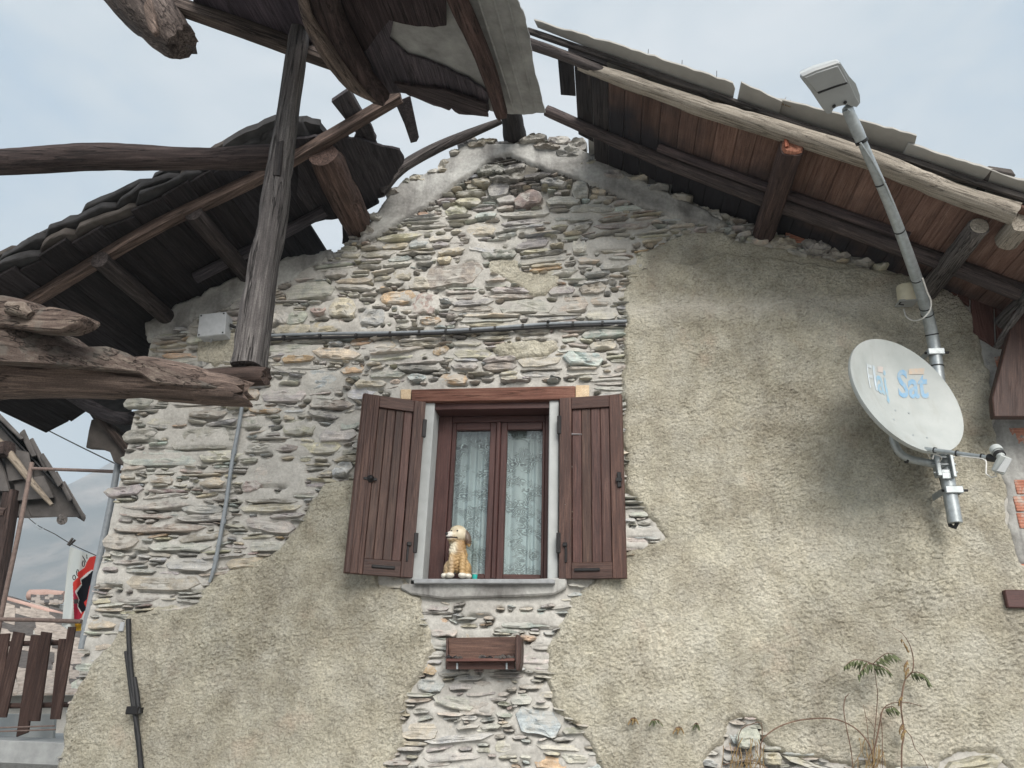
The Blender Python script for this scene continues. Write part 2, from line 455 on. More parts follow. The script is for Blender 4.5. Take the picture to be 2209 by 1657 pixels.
M['slab'] = simple('dark_roof_slab', (.040, .039, .041), .95, nz=13, amt=.5, bump=.8)
M['slabpale'] = simple('weathered_roof_slab', (.33, .28, .24), .9, nz=9, amt=.45, bump=.6)
M['slabmid'] = simple('brown_roof_slab', (.085, .074, .068), .95, nz=9, amt=.45, bump=.6)
M['slabrow'] = simple('neighbour_roof_slab', (.088, .080, .076), .95, nz=5, amt=.45, bump=.6)
M['teal'] = simple('teal_plastic', (.03, .42, .38), .4)
M['concrete'] = simple('concrete', (.33, .34, .34), .9, nz=8, amt=.25, bump=.3)
M['ground'] = simple('stone_lane', (.30, .285, .26), .95, nz=3, amt=.35, bump=.6)
M['dark'] = simple('dark_room_plaster', (.68, .68, .68), .9)
M['cloth'] = None

s = NT('hollow_brick'); ps = s.pos()
w = s.n('ShaderNodeTexWave', wave_type='BANDS', bands_direction='Z', wave_profile='SIN'); w.inputs['Scale'].default_value = 17; w.inputs['Distortion'].default_value = .6; s.l(ps, w.inputs[0])
a = s.noise(ps, 14, 4, .6)
c = s.ramp(a, [(.3, (.36, .145, .10)), (.7, (.50, .26, .185))])
c = s.mix(s.ramp(s.noise(ps, 22, 4, .6), [(.55, 0.), (.66, .8)]), c, (.45, .42, .38))
M['brick'] = s.done(c, .9, s.bump(w.outputs[0], .5, .006), spec=.15)

s = NT('window_glass')
tr = s.n('ShaderNodeBsdfTransparent'); tr.inputs[0].default_value = (.93, .96, .95, 1)
gl = s.n('ShaderNodeBsdfGlossy'); gl.inputs['Roughness'].default_value = .02
fr = s.n('ShaderNodeFresnel'); fr.inputs[0].default_value = 1.5
ms = s.n('ShaderNodeMixShader'); s.l(s.math('ADD', s.math('MULTIPLY', fr.outputs[0], .9), .02), ms.inputs[0]); s.l(tr.outputs[0], ms.inputs[1]); s.l(gl.outputs[0], ms.inputs[2])
s.l(ms.outputs[0], s.o.inputs[0]); M['glass'] = s.m

# lace: fine net, denser floral scrolls, heavier towards the hem
s = NT('lace_curtain')
uv = s.attr('uvw').outputs['Vector']
sep = s.n('ShaderNodeSeparateXYZ'); s.l(uv, sep.inputs[0])
uw = s.n('ShaderNodeVectorMath', operation='MULTIPLY'); s.l(uv, uw.inputs[0]); uw.inputs[1].default_value = (1, 2.55, 1)
vr = s.n('ShaderNodeTexVoronoi', feature='F1'); vr.inputs['Scale'].default_value = 10.5; vr.inputs['Randomness'].default_value = .75; s.l(uw.outputs[0], vr.inputs[0])
warp = s.noise(uw.outputs[0], 14, 3, .5)
ring = s.math('SINE', s.math('ADD', s.math('MULTIPLY', vr.outputs['Distance'], 40.0), s.math('MULTIPLY', warp, 16.0)))
scroll = s.ramp(ring, [(.45, 0.0), (.62, 1.0)])
flo = s.ramp(s.noise(s.scaled(uv, (3.2, 4.6, 1)), 2.2, 2, .5), [(.44, 0.), (.54, 1.)])
dg1 = s.math('SINE', s.math('MULTIPLY', s.math('ADD', sep.outputs['X'], s.math('MULTIPLY', sep.outputs['Y'], 2.55)), 520.0))
dg2 = s.math('SINE', s.math('MULTIPLY', s.math('SUBTRACT', sep.outputs['X'], s.math('MULTIPLY', sep.outputs['Y'], 2.55)), 520.0))
net = s.math('MAXIMUM', s.ramp(dg1, [(.55, 0.), (.85, 1.)]), s.ramp(dg2, [(.55, 0.), (.85, 1.)]))
low = s.ramp(sep.outputs['Y'], [(.0, .96), (1.0, .18), (.62, .84), (.86, .44)])
al = s.math('MINIMUM', s.math('ADD', low, s.math('ADD', s.math('MULTIPLY', s.math('MULTIPLY', scroll, flo), .55), s.math('MULTIPLY', net, .12))), 1.0)
al = s.math('SUBTRACT', al, s.math('MULTIPLY', s.math('MULTIPLY', s.math('SUBTRACT', 1.0, scroll), flo), .48))
al = s.math('MAXIMUM', al, .05)
df = s.n('ShaderNodeBsdfDiffuse'); df.inputs[0].default_value = (.90, .97, 1.0, 1)
tl = s.n('ShaderNodeBsdfTranslucent'); tl.inputs[0].default_value = (.80, .88, .88, 1)
m1 = s.n('ShaderNodeMixShader'); m1.inputs[0].default_value = .25; s.l(df.outputs[0], m1.inputs[1]); s.l(tl.outputs[0], m1.inputs[2])
tp = s.n('ShaderNodeBsdfTransparent')
m2 = s.n('ShaderNodeMixShader'); s.l(al, m2.inputs[0]); s.l(tp.outputs[0], m2.inputs[1]); s.l(m1.outputs[0], m2.inputs[2])
s.l(m2.outputs[0], s.o.inputs[0]); M['lace'] = s.m

s = NT('painted_colours'); M['painted'] = s.done(s.attr('col').outputs['Color'], .45, None, spec=.4)
s = NT('printed_cloth'); cc = s.attr('col').outputs['Color']
s.b.inputs['Base Color'].default_value = (.8, .8, .8, 1); M['cloth'] = s.done(cc, .9, None, spec=.1)
def leafmat(name, a, b):
    s = NT(name); ps = s.pos(); c = s.ramp(s.noise(ps, 30, 3), [(.3, a), (.7, b)])
    return s.done(c, .6, None, spec=.3)
M['leaf'] = leafmat('leaf_green', (.06, .075, .035), (.13, .15, .075))
M['leafdry'] = leafmat('leaf_dry', (.16, .10, .045), (.28, .20, .09))
M['twig'] = leafmat('twig_brown', (.085, .05, .035), (.19, .12, .085))
s = NT('faded_print'); ps = s.pos()
pc = s.attr('col').outputs['Color']
wear = s.ramp(s.noise(ps, 30, 4, .65), [(.30, .22), (.60, .80)])
s.l(s.mix(wear, (.41, .44, .435), pc), s.b.inputs['Base Color']); s.b.inputs['Roughness'].default_value = .45; M['print'] = s.m
s = NT('mountain_slope'); ps = s.pos()
a = s.noise(ps, .012, 8, .65, .3)
c = s.ramp(a, [(.35, (.05, .06, .055)), (.62, (.24, .205, .18)), (.5, (.115, .11, .10)), (.72, (.38, .34, .31))])
M['mountain'] = s.done(c, 1.0, s.bump(a, .6, 12.0), spec=0)

# ================================================================ the house
YW = 5.0                                                   # gable wall plane
house = empty('stone_house', (0, YW, 0), 'old stone house gable with roughcast patches, open brown shutters and a ruined roof', 'house')

def poly_sd(poly, X, Z):
    """signed distance, positive inside"""
    poly = np.array(poly, float); n = len(poly)
    ins = np.zeros(X.shape, bool); dm = np.full(X.shape, 1e9)
    for i in range(n):
        x0, z0 = poly[i]; x1, z1 = poly[(i + 1) % n]
        cond = ((z0 > Z) != (z1 > Z))
        with np.errstate(divide='ignore', invalid='ignore'):
            xi = (x1 - x0) * (Z - z0) / (z1 - z0 + 1e-12) + x0
        ins ^= cond & (X < xi)
        dx, dz = x1 - x0, z1 - z0; L = dx * dx + dz * dz + 1e-12
        t = np.clip(((X - x0) * dx + (Z - z0) * dz) / L, 0, 1)
        dm = np.minimum(dm, (X - x0 - t * dx) ** 2 + (Z - z0 - t * dz) ** 2)
    d = np.sqrt(dm); return np.where(ins, d, -d)
def wpoly(px): return [W2(*q) for q in px]

# outline of the gable (wall coordinates)
APX, APZ = -0.70, 5.76
OUT = [(-3.47, -1.2), (-3.49, 3.95), (-3.52, 4.13), (-2.76, 4.60), (-2.38, 4.765), (-2.27, 4.775), (-2.10, 4.80), (-2.02, 4.90), (-1.86, 5.02)] + wpoly([(803, 482), (832, 436), (870, 395), (924, 376), (962, 350), (994, 322), (1040, 308), (1110, 302), (1200, 304), (1240, 312), (1290, 345), (1345, 372)]) + [(0.62, 5.13), (1.3, 4.80), (2.0, 4.42), (2.6, 4.10), (3.4, 3.7), (3.4, -1.2)]
WIN = (-1.285, -0.320, 2.235, 3.560)                       # rough opening
PL_R = wpoly([(1352, 600), (1385, 585), (1420, 562), (1480, 572), (1560, 552), (1640, 556), (1720, 572), (1820, 580), (1900, 586), (1990, 604), (2060, 628), (2096, 680), (2110, 745), (2128, 800), (2138, 870), (2138, 930), (2150, 1000), (2172, 1050), (2165, 1100), (2185, 1170), (2192, 1215), (2260, 1250), (2300, 1700), (2170, 1700), (2178, 1655), (2140, 1622), (2070, 1618), (2028, 1640), (2010, 1664), (1900, 1650), (1790, 1640), (1700, 1634), (1655, 1605), (1640, 1560), (1600, 1545), (1575, 1560), (1560, 1600), (1520, 1640), (1490, 1700), (1318, 1700), (1300, 1657), (1275, 1612), (1248, 1572), (1200, 1535), (1178, 1465), (1182, 1405), (1215, 1340), (1232, 1292), (1290, 1240), (1345, 1200), (1385, 1178), (1436, 1162), (1400, 1122), (1372, 1080), (1345, 1062), (1346, 900), (1346, 760)])
PL_L = wpoly([(790, 1030), (755, 1036), (704, 1040), (672, 1080), (642, 1140), (603, 1190), (560, 1208), (520, 1222), (455, 1252), (425, 1298), (380, 1312), (340, 1312), (282, 1332), (250, 1385), (205, 1432), (172, 1485), (152, 1530), (140, 1600), (122, 1720), (835, 1720), (842, 1650), (870, 1600), (882, 1500), (915, 1440), (932, 1400), (922, 1350), (902, 1318), (905, 1290), (886, 1272), (820, 1262)])
PL_S = [wpoly([(1052, 566), (1085, 556), (1115, 566), (1118, 588), (1160, 590), (1198, 588), (1205, 612), (1180, 640), (1150, 642), (1128, 622), (1092, 606), (1060, 588)]),
        wpoly([(1062, 752), (1092, 738), (1140, 733), (1190, 736), (1206, 752), (1178, 770), (1120, 774), (1080, 770)]),
        wpoly([(428, 740), (455, 728), (500, 722), (545, 718), (560, 760), (545, 786), (470, 788), (428, 786)])]
BAND = wpoly([(770, 532), (791, 525), (845, 497), (898, 466), (945, 432), (987, 402), (1025, 377), (1057, 352), (1100, 341), (1136, 355), (1190, 376), (1250, 392), (1314, 418), (1400, 459), (1470, 478), (1545, 500), (1565, 482), (1500, 446), (1420, 412), (1350, 372), (1290, 345), (1240, 318), (1150, 312), (1060, 314), (1020, 304), (994, 321), (981, 342), (962, 348), (958, 377), (924, 375), (899, 394), (870, 394), (832, 435), (806, 478), (786, 500)])
LEFTBAND = wpoly([(320, 735), (420, 700), (440, 690), (520, 650), (560, 640), (640, 600), (690, 566), (735, 552), (712, 545), (660, 548), (560, 580), (440, 630), (320, 700)])
CEMR = wpoly([(2040, 600), (2060, 628), (2096, 680), (2110, 745), (2128, 800), (2138, 870), (2138, 930), (2150, 1000), (2172, 1050), (2165, 1100), (2185, 1170), (2192, 1215), (2260, 1250), (2500, 1200), (2500, 600)])
SMOOTH = wpoly([(1545, 500), (1600, 520), (1690, 540), (1760, 560), (1940, 590), (2040, 612), (2060, 640), (1980, 625), (1900, 602), (1720, 590), (1560, 572), (1480, 590), (1420, 575), (1380, 590), (1352, 600), (1360, 560), (1440, 520), (1500, 500)])

def grid_coat(name, poly, res, hfun, mat, parent, edge=0.022, thick=0.035, wob=0.034, wobf=9, lip=-0.014, seed=1, smooth=True):
    poly = np.array(poly); lo = poly.min(0) - .03; hi = poly.max(0) + .03
    xs = np.arange(lo[0], hi[0], res); zs = np.arange(max(lo[1], .55), hi[1], res)
    X, Z = np.meshgrid(xs, zs)
    d = poly_sd(poly, X, Z) + wob * fbm(X * wobf, Z * wobf, None, 4, seed)
    t = np.clip((d + .012) / (edge + .012), 0, 1); t = t ** .55
    H = lip + (thick - lip) * t + hfun(X, Z) * np.clip(d / .04, 0, 1)
    ok = d > -.012
    idx = -np.ones(X.shape, int)
    cell = ok[:-1, :-1] & ok[1:, :-1] & ok[:-1, 1:] & ok[1:, 1:]
    use = np.zeros(X.shape, bool)
    use[:-1, :-1] |= cell; use[1:, :-1] |= cell; use[:-1, 1:] |= cell; use[1:, 1:] |= cell
    idx[use] = np.arange(use.sum())
    # a little sideways jitter so that the grid does not show
    JX = X + res * .35 * vnoise(X / res * .77, Z / res * .77, None, seed + 3); JZ = Z + res * .35 * vnoise(X / res * .71 + 9, Z / res * .71, None, seed + 4)
    V = np.stack([JX[use], YW - H[use], JZ[use]], 1)
    F = np.stack([idx[:-1, :-1][cell], idx[:-1, 1:][cell], idx[1:, 1:][cell], idx[1:, :-1][cell]], 1)
    me = bpy.data.meshes.new(name)
    me.vertices.add(len(V)); me.vertices.foreach_set('co', V.ravel())
    me.loops.add(F.size); me.loops.foreach_set('vertex_index', F.ravel().astype(np.int32))
    me.polygons.add(len(F)); me.polygons.foreach_set('loop_start', np.arange(0, F.size, 4, dtype=np.int32)); me.polygons.foreach_set('loop_total', np.full(len(F), 4, np.int32))
    me.update(calc_edges=True)
    if smooth: me.polygons.foreach_set('use_smooth', [True] * len(F))
    return link(name, me, mat, parent)

def rough_h(seed):
    def f(X, Z):
        big = fbm(X * 1.7, Z * 1.7, None, 3, seed) * .022
        wx = X + .03 * fbm(X * 9, Z * 9, None, 2, seed + 20); wz = Z + .03 * fbm(X * 9 + 40, Z * 9, None, 2, seed + 21)
        ca, sa = math.cos(.45), math.sin(.45)
        u, w = wx * ca + wz * sa, -wx * sa + wz * ca
        n = fbm(u * 56, w * 100, None, 3, seed + 2, .65)
        lump = np.clip(n + .14, -.6, .32) * .0135 * (.85 + .75 * np.clip(fbm(X * 2.6, Z * 2.6, None, 3, seed + 11) * 1.6, -.7, 1))
        fine = fbm(X * 130, Z * 150, None, 2, seed + 6) * .0034
        return big + lump + fine
    return f

# ------------------------------------------------ stones: list from the photograph (centre, size in photo pixels, colour, tilt)
HAND = """442 947 150 46 n 0|305 939 66 28 n 0|354 989 180 32 g 0|697 821 80 40 b 0|600 1022 118 56 g 4|573 885 70 15 o 0|761 799 48 18 o -4|727 765 104 22 t 2|780 738 46 16 o 0
633 711 80 20 t 2|604 682 38 38 p 0|642 687 42 26 p 0|687 671 32 20 r 0|741 664 54 40 t 0|671 629 100 32 g 0|804 686 54 34 b 0|860 643 75 22 o 4|930 694 45 16 o 0|614 851 90 34 g 0|544 850 36 20 o 0
646 923 68 32 n 0|702 894 72 20 d 14|731 937 75 30 g 0|687 967 95 24 t 0|354 1259 154 36 n 0|416 1218 102 30 g 3|391 1179 134 24 g 0|347 1140 195 20 n 0|535 1215 86 24 t 0|461 1041 52 22 t 0|352 1034 50 18 n 0
585 1134 108 30 g 8|757 912 40 28 b 0|741 1013 40 30 b 0|838 809 77 16 g 0|801 827 66 18 t 0|1140 430 60 36 r 0|985 456 48 16 t 0|1011 437 56 18 t 4|1215 435 73 18 g 0|1277 453 101 13 g 2|1041 534 61 24 b 12
1075 550 80 22 d 0|1144 527 81 22 d -4|1039 496 63 22 t 0|1242 469 106 18 g 0|870 592 40 22 n 0|909 610 53 24 n 0|979 819 60 22 o 0|952 758 35 18 o -6|1020 763 83 16 t 4|1009 742 60 14 n 6|1301 748 60 13 t 3
1318 529 86 30 t 0|1250 535 33 26 p 0|1271 562 50 14 t 0|1294 651 42 14 n 0|1143 1337 142 36 b 2|1036 1311 59 38 t 0|951 1340 30 12 o 0|1140 1377 36 14 o 0|918 1442 52 25 o 6|959 1363 57 22 g 0
931 1479 58 32 b 0|1161 1558 100 60 b 8|978 1515 90 30 g 8|1030 1527 80 34 g 4|1090 1608 42 28 t 0|990 1592 150 22 g -6|980 1632 130 24 g -3|1390 1150 80 30 b 0|1376 1108 50 16 g 0|1210 1500 50 18 n 0|1060 1476 76 16 n 0|1040 1495 70 16 g -4
1010 1462 60 14 g 0|1148 1480 60 16 n 0|1205 1610 100 20 t 2|1240 1636 60 24 g 0|1290 1655 50 20 b 0|225 1345 60 24 t 0|230 1388 80 34 t -4|190 1440 46 18 g 0|176 1478 40 22 g 0|140 1580 42 24 g 0|120 1640 44 30 g 0
300 1290 90 20 d 0|245 1250 60 30 g 0|262 1170 70 36 n 0|350 1090 170 20 g -3|440 1100 90 18 g 0|270 1060 80 22 g 0|300 870 60 20 g 0|360 905 90 22 g 0|450 895 80 20 n 0|550 915 60 22 g 0|480 985 90 22 p 0|545 1050 36 24 r 0
1690 520 0 0 g 0|1600 1590 60 40 b 10|1650 1640 60 22 b 0|1760 1660 120 24 b 0|2100 1650 130 34 g 4|1580 1630 44 20 g 0|560 970 60 18 g 0|620 965 50 18 n 0|780 850 60 26 b 0|400 1130 100 14 g 0""".replace('\n', '|').split('|')
PAL = {'g': (.375, .37, .35), 'b': (.38, .415, .43), 'n': (.32, .295, .255), 'o': (.47, .32, .20), 't': (.46, .415, .33), 'd': (.19, .19, .19), 'r': (.37, .295, .275), 'p': (.53, .52, .48)}
stones = []                                                # (x, z, half width, half height, colour, tilt, proud)
res = .006
GX0, GZ0 = -3.75, .80; GW, GH = int(5.6 / res), int(5.2 / res)
gx = GX0 + np.arange(GW) * res; gz = GZ0 + np.arange(GH) * res
GXX, GZZ = np.meshgrid(gx, gz)
step = 3
def coarse_sd(poly):
    d = poly_sd(poly, GXX[::step, ::step], GZZ[::step, ::step])
    return np.repeat(np.repeat(d, step, 0), step, 1)[:GH, :GW]
sdL, sdR = coarse_sd(PL_L), coarse_sd(PL_R)
free = (coarse_sd(OUT) > .0) & (sdL < .045) & (sdR < .045) & (coarse_sd(BAND) < .02) & (coarse_sd(LEFTBAND) < .015) & (coarse_sd(CEMR) < 0) & (coarse_sd(SMOOTH) < .02)
for q in PL_S: free &= coarse_sd(q) < .02
free &= ~((GXX > WIN[0] - .02) & (GXX < WIN[1] + .02) & (GZZ > WIN[2] - .08) & (GZZ < WIN[3] + .02))
free &= ~((GXX > -1.48) & (GXX < -.10) & (GZZ > 3.52) & (GZZ < 3.66))
free &= GXX > -3.55
occ = ~free; stone_mask = np.zeros_like(occ); under = np.zeros(occ.shape, np.float32)
def cells(x, z, a, b, ang, grow):
    ca, sa = math.cos(ang), math.sin(ang)
    ex = abs(a * ca) + abs(b * sa) + grow; ez = abs(a * sa) + abs(b * ca) + grow
    i0, i1 = int((x - ex - GX0) / res), int((x + ex - GX0) / res) + 1; j0, j1 = int((z - ez - GZ0) / res), int((z + ez - GZ0) / res) + 1
    if i0 < 0 or j0 < 0 or i1 >= GW or j1 >= GH: return None
    X = GXX[j0:j1, i0:i1] - x; Z = GZZ[j0:j1, i0:i1] - z
    u, w = X * ca + Z * sa, -X * sa + Z * ca
    return (slice(j0, j1), slice(i0, i1)), (np.abs(u / (a + grow)) ** 3 + np.abs(w / (b + grow)) ** 3) < 1
def put(x, z, a, b, col, ang, proud, tol=.02, grow=.004):
    c = cells(x, z, a, b, ang, grow)
    if c is None: return False
    sl, m = c
    if (occ[sl] & m).sum() > tol * m.sum(): return False
    occ[sl] |= m; stone_mask[sl] |= m
    stones.append((x, z, a, b, col, ang, proud)); return True
def colour(kind):
    c = np.array(PAL[kind]); c = c * .72 + np.array([.375, .36, .33]) * .28; return c * RS.uniform(.82, 1.18) * (1 + RS.uniform(-.05, .05, 3))
for row in HAND:
    x, y, w, h, k, t = row.split()
    x, y, w, h = map(float, (x, y, w, h))
    if w == 0: continue
    X, Z = W2(x, y); X1, Z1 = W2(x + w / 2, y + h / 2); X0, Z0 = W2(x - w / 2, y - h / 2)
    put(X, Z, (X1 - X0) / 2, (Z0 - Z1) / 2, colour(k), -R(float(t)) , RS.uniform(.012, .034), tol=.45)
KW = ['g'] * 40 + ['n'] * 22 + ['b'] * 12 + ['t'] * 15 + ['d'] * 6 + ['p'] * 4 + ['o'] * 2 + ['r'] * 2
def scatter(n, amin, amax, hmin, hmax, tol, grow, tilt=5):
    jj, ii = np.nonzero(~occ)
    for q in range(n):
        if q % 400 == 0:
            jj, ii = np.nonzero(~occ)
            if not len(jj): return
        k = RS.randint(len(jj)); j, i = jj[k], ii[k]
        if occ[j, i]: continue
        z = gz[j]; x = gx[i]
        a = amin * (amax / amin) ** RS.rand(); h = hmin + (hmax - hmin) * RS.rand() ** 1.4; h = min(h, a * .8)
        # long flat slabs towards the left corner of the wall
        if x < -2.3: a *= 1.25; h *= .9
        put(x, z, a, h, colour(KW[RS.randint(len(KW))]), R(RS.normal(1.5, tilt)), RS.uniform(.008, .034), tol, grow)
# rough courses of flat schist: wavy beds, each block as long as its bed allows, thin slips stacked in pairs
def courses():
    z = GZ0 + .01; r = 0
    while z < 5.75:
        hrow = RS.uniform(.050, .118); r += 1
        x = GX0 + .02 + RS.uniform(0, .1)
        while x < 1.7:
            w = hrow * RS.uniform(1.7, 5.2) * (1.25 if x < -2.3 else 1.0); w = min(w, .46)
            xc = x + w / 2
            wav = .045 * vnoise(np.array([xc * .9]), np.array([z * .8]), None, 91)[0] + .018 * vnoise(np.array([xc * 3.1]), np.array([z * 2.0]), None, 92)[0]
            slope = R(2.2) + .05 * vnoise(np.array([xc * .9 + 4]), np.array([z]), None, 93)[0]
            zc = z + hrow / 2 + wav
            k = RS.rand()
            if k < .22 and hrow > .075:
                f = RS.uniform(.26, .42); g_ = RS.uniform(.26, .36)
                lay = [(zc - hrow / 2 + hrow * f / 2, hrow * f / 2), (zc - hrow / 2 + hrow * (f + g_ / 2), hrow * g_ / 2), (zc + hrow * (f + g_) / 2, hrow * (1 - f - g_) / 2)]
            elif k < .55 and hrow > .05:
                f = RS.uniform(.35, .65)
                lay = [(zc - hrow / 2 + hrow * f / 2, hrow * f / 2), (zc + hrow * f / 2, hrow * (1 - f) / 2)]
            elif k < .62: lay = [(zc + hrow * .42, hrow * .9)]
            else: lay = [(zc, hrow / 2)]
            for (zz, hh) in lay:
                ww = w * (RS.uniform(.8, 1.0) if len(lay) > 1 else 1.0)
                for sh in (1.0, .78, .58):
                    if put(xc + RS.uniform(-.01, .01), zz, max(.012, ww / 2 * sh - .0035), max(.006, hh * (1 - .25 * (1 - sh)) - .003), colour(KW[RS.randint(len(KW))]), slope + R(RS.normal(0, 2.2)), RS.uniform(.010, .036), .07, .0005): break
            x += w + RS.uniform(.0, .008)
        z += hrow + RS.uniform(.0, .004)
courses()
scatter(5000, .045, .11, .010, .022, .0, .001, 5)
scatter(5000, .026, .060, .006, .013, .0, .001, 6)
scatter(2000, .014, .034, .005, .010, .0, .001, 10)
# broken masonry along the top of the gable
TOPST = []
for (px, py, w, h) in [(1010, 312, 44, 20), (985, 332, 30, 16), (960, 362, 26, 26), (905, 386, 40, 16), (935, 374, 22, 14), (1050, 308, 40, 16), (1150, 306, 60, 18), (1205, 306, 50, 18), (1245, 322, 44, 20), (1285, 344, 50, 20), (1330, 366, 50, 18), (1180, 322, 60, 12), (1230, 338, 60, 14), (1270, 356, 70, 16), (1375, 386, 50, 18), (1325, 384, 50, 14), (880, 396, 20, 14), (850, 418, 34, 16), (815, 470, 28, 20), (795, 500, 30, 20), (1030, 318, 40, 14), (1420, 408, 50, 16), (1470, 430, 50, 18), (1545, 480, 30, 24), (1555, 496, 30, 14), (1760, 532, 70, 36), (1690, 528, 60, 22), (1720, 545, 50, 18), (1865, 560, 70, 32), (1810, 552, 50, 16), (1905, 575, 50, 20), (1640, 520, 40, 16), (2100, 1650, 136, 40), (1612, 1590, 56, 44), (1760, 1654, 150, 22), (1664, 1636, 44, 30), (1600, 1632, 50, 26), (1880, 1664, 60, 20), (1060, 372, 60, 18), (1110, 366, 50, 16), (1160, 382, 60, 14), (1090, 388, 70, 14), (1040, 396, 44, 16), (1195, 398, 60, 14)]:
    X, Z = W2(px, py); X1, Z1 = W2(px + w / 2, py + h / 2); X0, Z0 = W2(px - w / 2, py - h / 2)
    TOPST.append((X, Z, (X1 - X0) / 2, (Z0 - Z1) / 2, colour('gntdg'[RS.randint(5)]) * (.8 if px < 1600 else 1), R(RS.normal(0, 8)), RS.uniform(.03, .06)))
# left corner stones reach round the corner
def stone_mesh(st, deep=.04):
    x, z, a, b, col, ang, proud = st
    n = 18 if a > .05 else 12
    sd = RS.randint(1, 99999)
    # angular slab outline: broken upper and lower edges between two uneven ends
    h2 = n // 2
    uu_ = np.sort(np.concatenate([[-1, 1], RS.uniform(-.95, .95, h2 - 2)])); uu_ = .5 * uu_ + .5 * np.linspace(-1, 1, h2)
    lo_ = np.sort(np.concatenate([[-1, 1], RS.uniform(-.95, .95, n - h2)])); lo_ = .5 * lo_ + .5 * np.linspace(-1, 1, n - h2 + 2); lo_ = lo_[1:-1]
    def edge(uq, s_):
        kn = np.linspace(-1.1, 1.1, 7); kv = np.random.RandomState(sd + s_).uniform(.78, 1.10, 7)
        v = np.interp(uq, kn, kv); pw = 2.6 + 8 * ((sd * 7 + s_) % 10) / 10.0
        return v * np.clip(1 - np.abs(uq) ** pw, 0.0, 1) ** .42
    tip = RS.uniform(-.35, .35, 2)
    def mid_(uq): return np.interp(uq, [-1, 0, 1], [tip[0], 0, tip[1]])
    up_ = mid_(uu_) + edge(uu_, 1); dn_ = mid_(lo_) - edge(lo_, 2)
    u = np.concatenate([lo_, uu_[::-1]]); w = np.concatenate([dn_, up_[::-1]])
    tilt = RS.choice([RS.uniform(-.2, .4), RS.uniform(.6, 1.5), RS.uniform(1.0, 1.7)]); bow = RS.uniform(.75, 1.0)
    ca, sa = math.cos(ang), math.sin(ang)
    V = []; spec = [(1.03, None), (1.015, .45), (.985, .90), (.80, 1.0), (.50, 1.03), (.22, 1.03)]
    for (k, h) in spec:
        uu, ww = u * k, w * k
        X = uu * a; Zl = ww * b
        if h is None: Y = np.full(n, deep)
        else:
            g = h * (1 - tilt * .55 * ww) * (1 - (1 - bow) * uu ** 2)
            lay = vnoise(uu * a * 9 + sd, Zl * 75, None, sd + 2) * .55 + vnoise(uu * a * 34, Zl * 70, None, sd + 3) * .34
            Y = -proud * np.clip(g + lay * (.35 + .65 * (k < .98)), -.3, 2.2)
        V.append(np.stack([x + X * ca - Zl * sa, YW + Y, z + X * sa + Zl * ca], 1))
    V.append(np.array([[x, YW - proud * (1.04 + .2 * vnoise(np.array([sd * .1]), np.array([.3]), None, 3)[0]), z]]))
    V = np.concatenate(V); F = []
    for i in range(len(spec) - 1):
        for j in range(n):
            q0, q1 = i * n + j, i * n + (j + 1) % n
            F.append((q0, q0 + n, q1 + n, q1))
    c = len(spec) * n; q = (len(spec) - 1) * n
    for j in range(n): F.append((q + j, c, q + (j + 1) % n))
    return V, F, np.tile(np.append(col, 1.0), (len(V), 1))

# mortar bed: low between stones, smeared against them, dug out under some of them
mres = .0125
mx_, mz_ = np.arange(-3.62, 3.40, mres), np.arange(.80, 5.80, mres)
MX, MZ = np.meshgrid(mx_, mz_)
def smp(arr):
    i = np.clip(((MX - GX0) / res).astype(int), 0, GW - 1); j = np.clip(((MZ - GZ0) / res).astype(int), 0, GH - 1)
    return np.where((MX < GX0 + GW * res), arr[j, i], 0)
sm_ = stone_mask.astype(np.float32)
def blur(a, k):
    for ax in (0, 1):
        c = np.cumsum(np.pad(a, [(k + 1, k) if q == ax else (0, 0) for q in (0, 1)], mode='edge'), axis=ax)
        a = (np.take(c, range(2 * k + 1, c.shape[ax]), ax) - np.take(c, range(0, c.shape[ax] - 2 * k - 1), ax)) / (2 * k + 1)
    return a
for st in stones:                                          # dug-out joints under some stones
    if RS.rand() < .72:
        x, z, a, b, _, ang, pr = st; k = RS.uniform(.5, 1.0)
        c = cells(x + RS.uniform(-.3, .3) * a, z - b - .006, a * RS.uniform(.45, .95), .011, ang, .002)
        if c is not None: under[c[0]] = np.maximum(under[c[0]], c[1] * k)
H = .002 + .012 * fbm(MX * 7, MZ * 7, None, 4, 3) + .004 * fbm(MX * 45, MZ * 45, None, 2, 8)
H += .009 * np.clip(fbm(MX * 2.4, MZ * 3.2, None, 3, 71) * 2.2 + .35, 0, 1)
H += .010 * smp(blur(sm_, 5)) - .058 * smp(blur(under, 1))
# open joint under the cement band; dry, unpointed masonry at the very top of the gable
dband = poly_sd(BAND, MX[::2, ::2], MZ[::2, ::2]); dband = np.repeat(np.repeat(dband, 2, 0), 2, 1)[:MX.shape[0], :MX.shape[1]]
gapn = .5 + .5 * np.clip(vnoise(MX * 9, MZ * 9, None, 61) + .5, 0, 1)
H -= .045 * gapn * np.clip(1 - np.abs(dband + .018) / .030, 0, 1) * (MX < .1)
dryz = np.clip((MZ - 5.12 - .10 * vnoise(MX * 5, MZ * 5, None, 62)) / .10, 0, 1) * (np.abs(MX + .62) < .9)
H -= .046 * dryz
dout = poly_sd(OUT, MX[::2, ::2], MZ[::2, ::2]); dout = np.repeat(np.repeat(dout, 2, 0), 2, 1)[:MX.shape[0], :MX.shape[1]]
ok = (dout > .012)
inw = (MX > WIN[0] + .01) & (MX < WIN[1] - .01) & (MZ > WIN[2] + .01) & (MZ < WIN[3] - .02)
hidden = (poly_sd(PL_R, MX[::2, ::2], MZ[::2, ::2]) > .10) | (poly_sd(PL_L, MX[::2, ::2], MZ[::2, ::2]) > .10)
hidden = np.repeat(np.repeat(hidden, 2, 0), 2, 1)[:MX.shape[0], :MX.shape[1]]
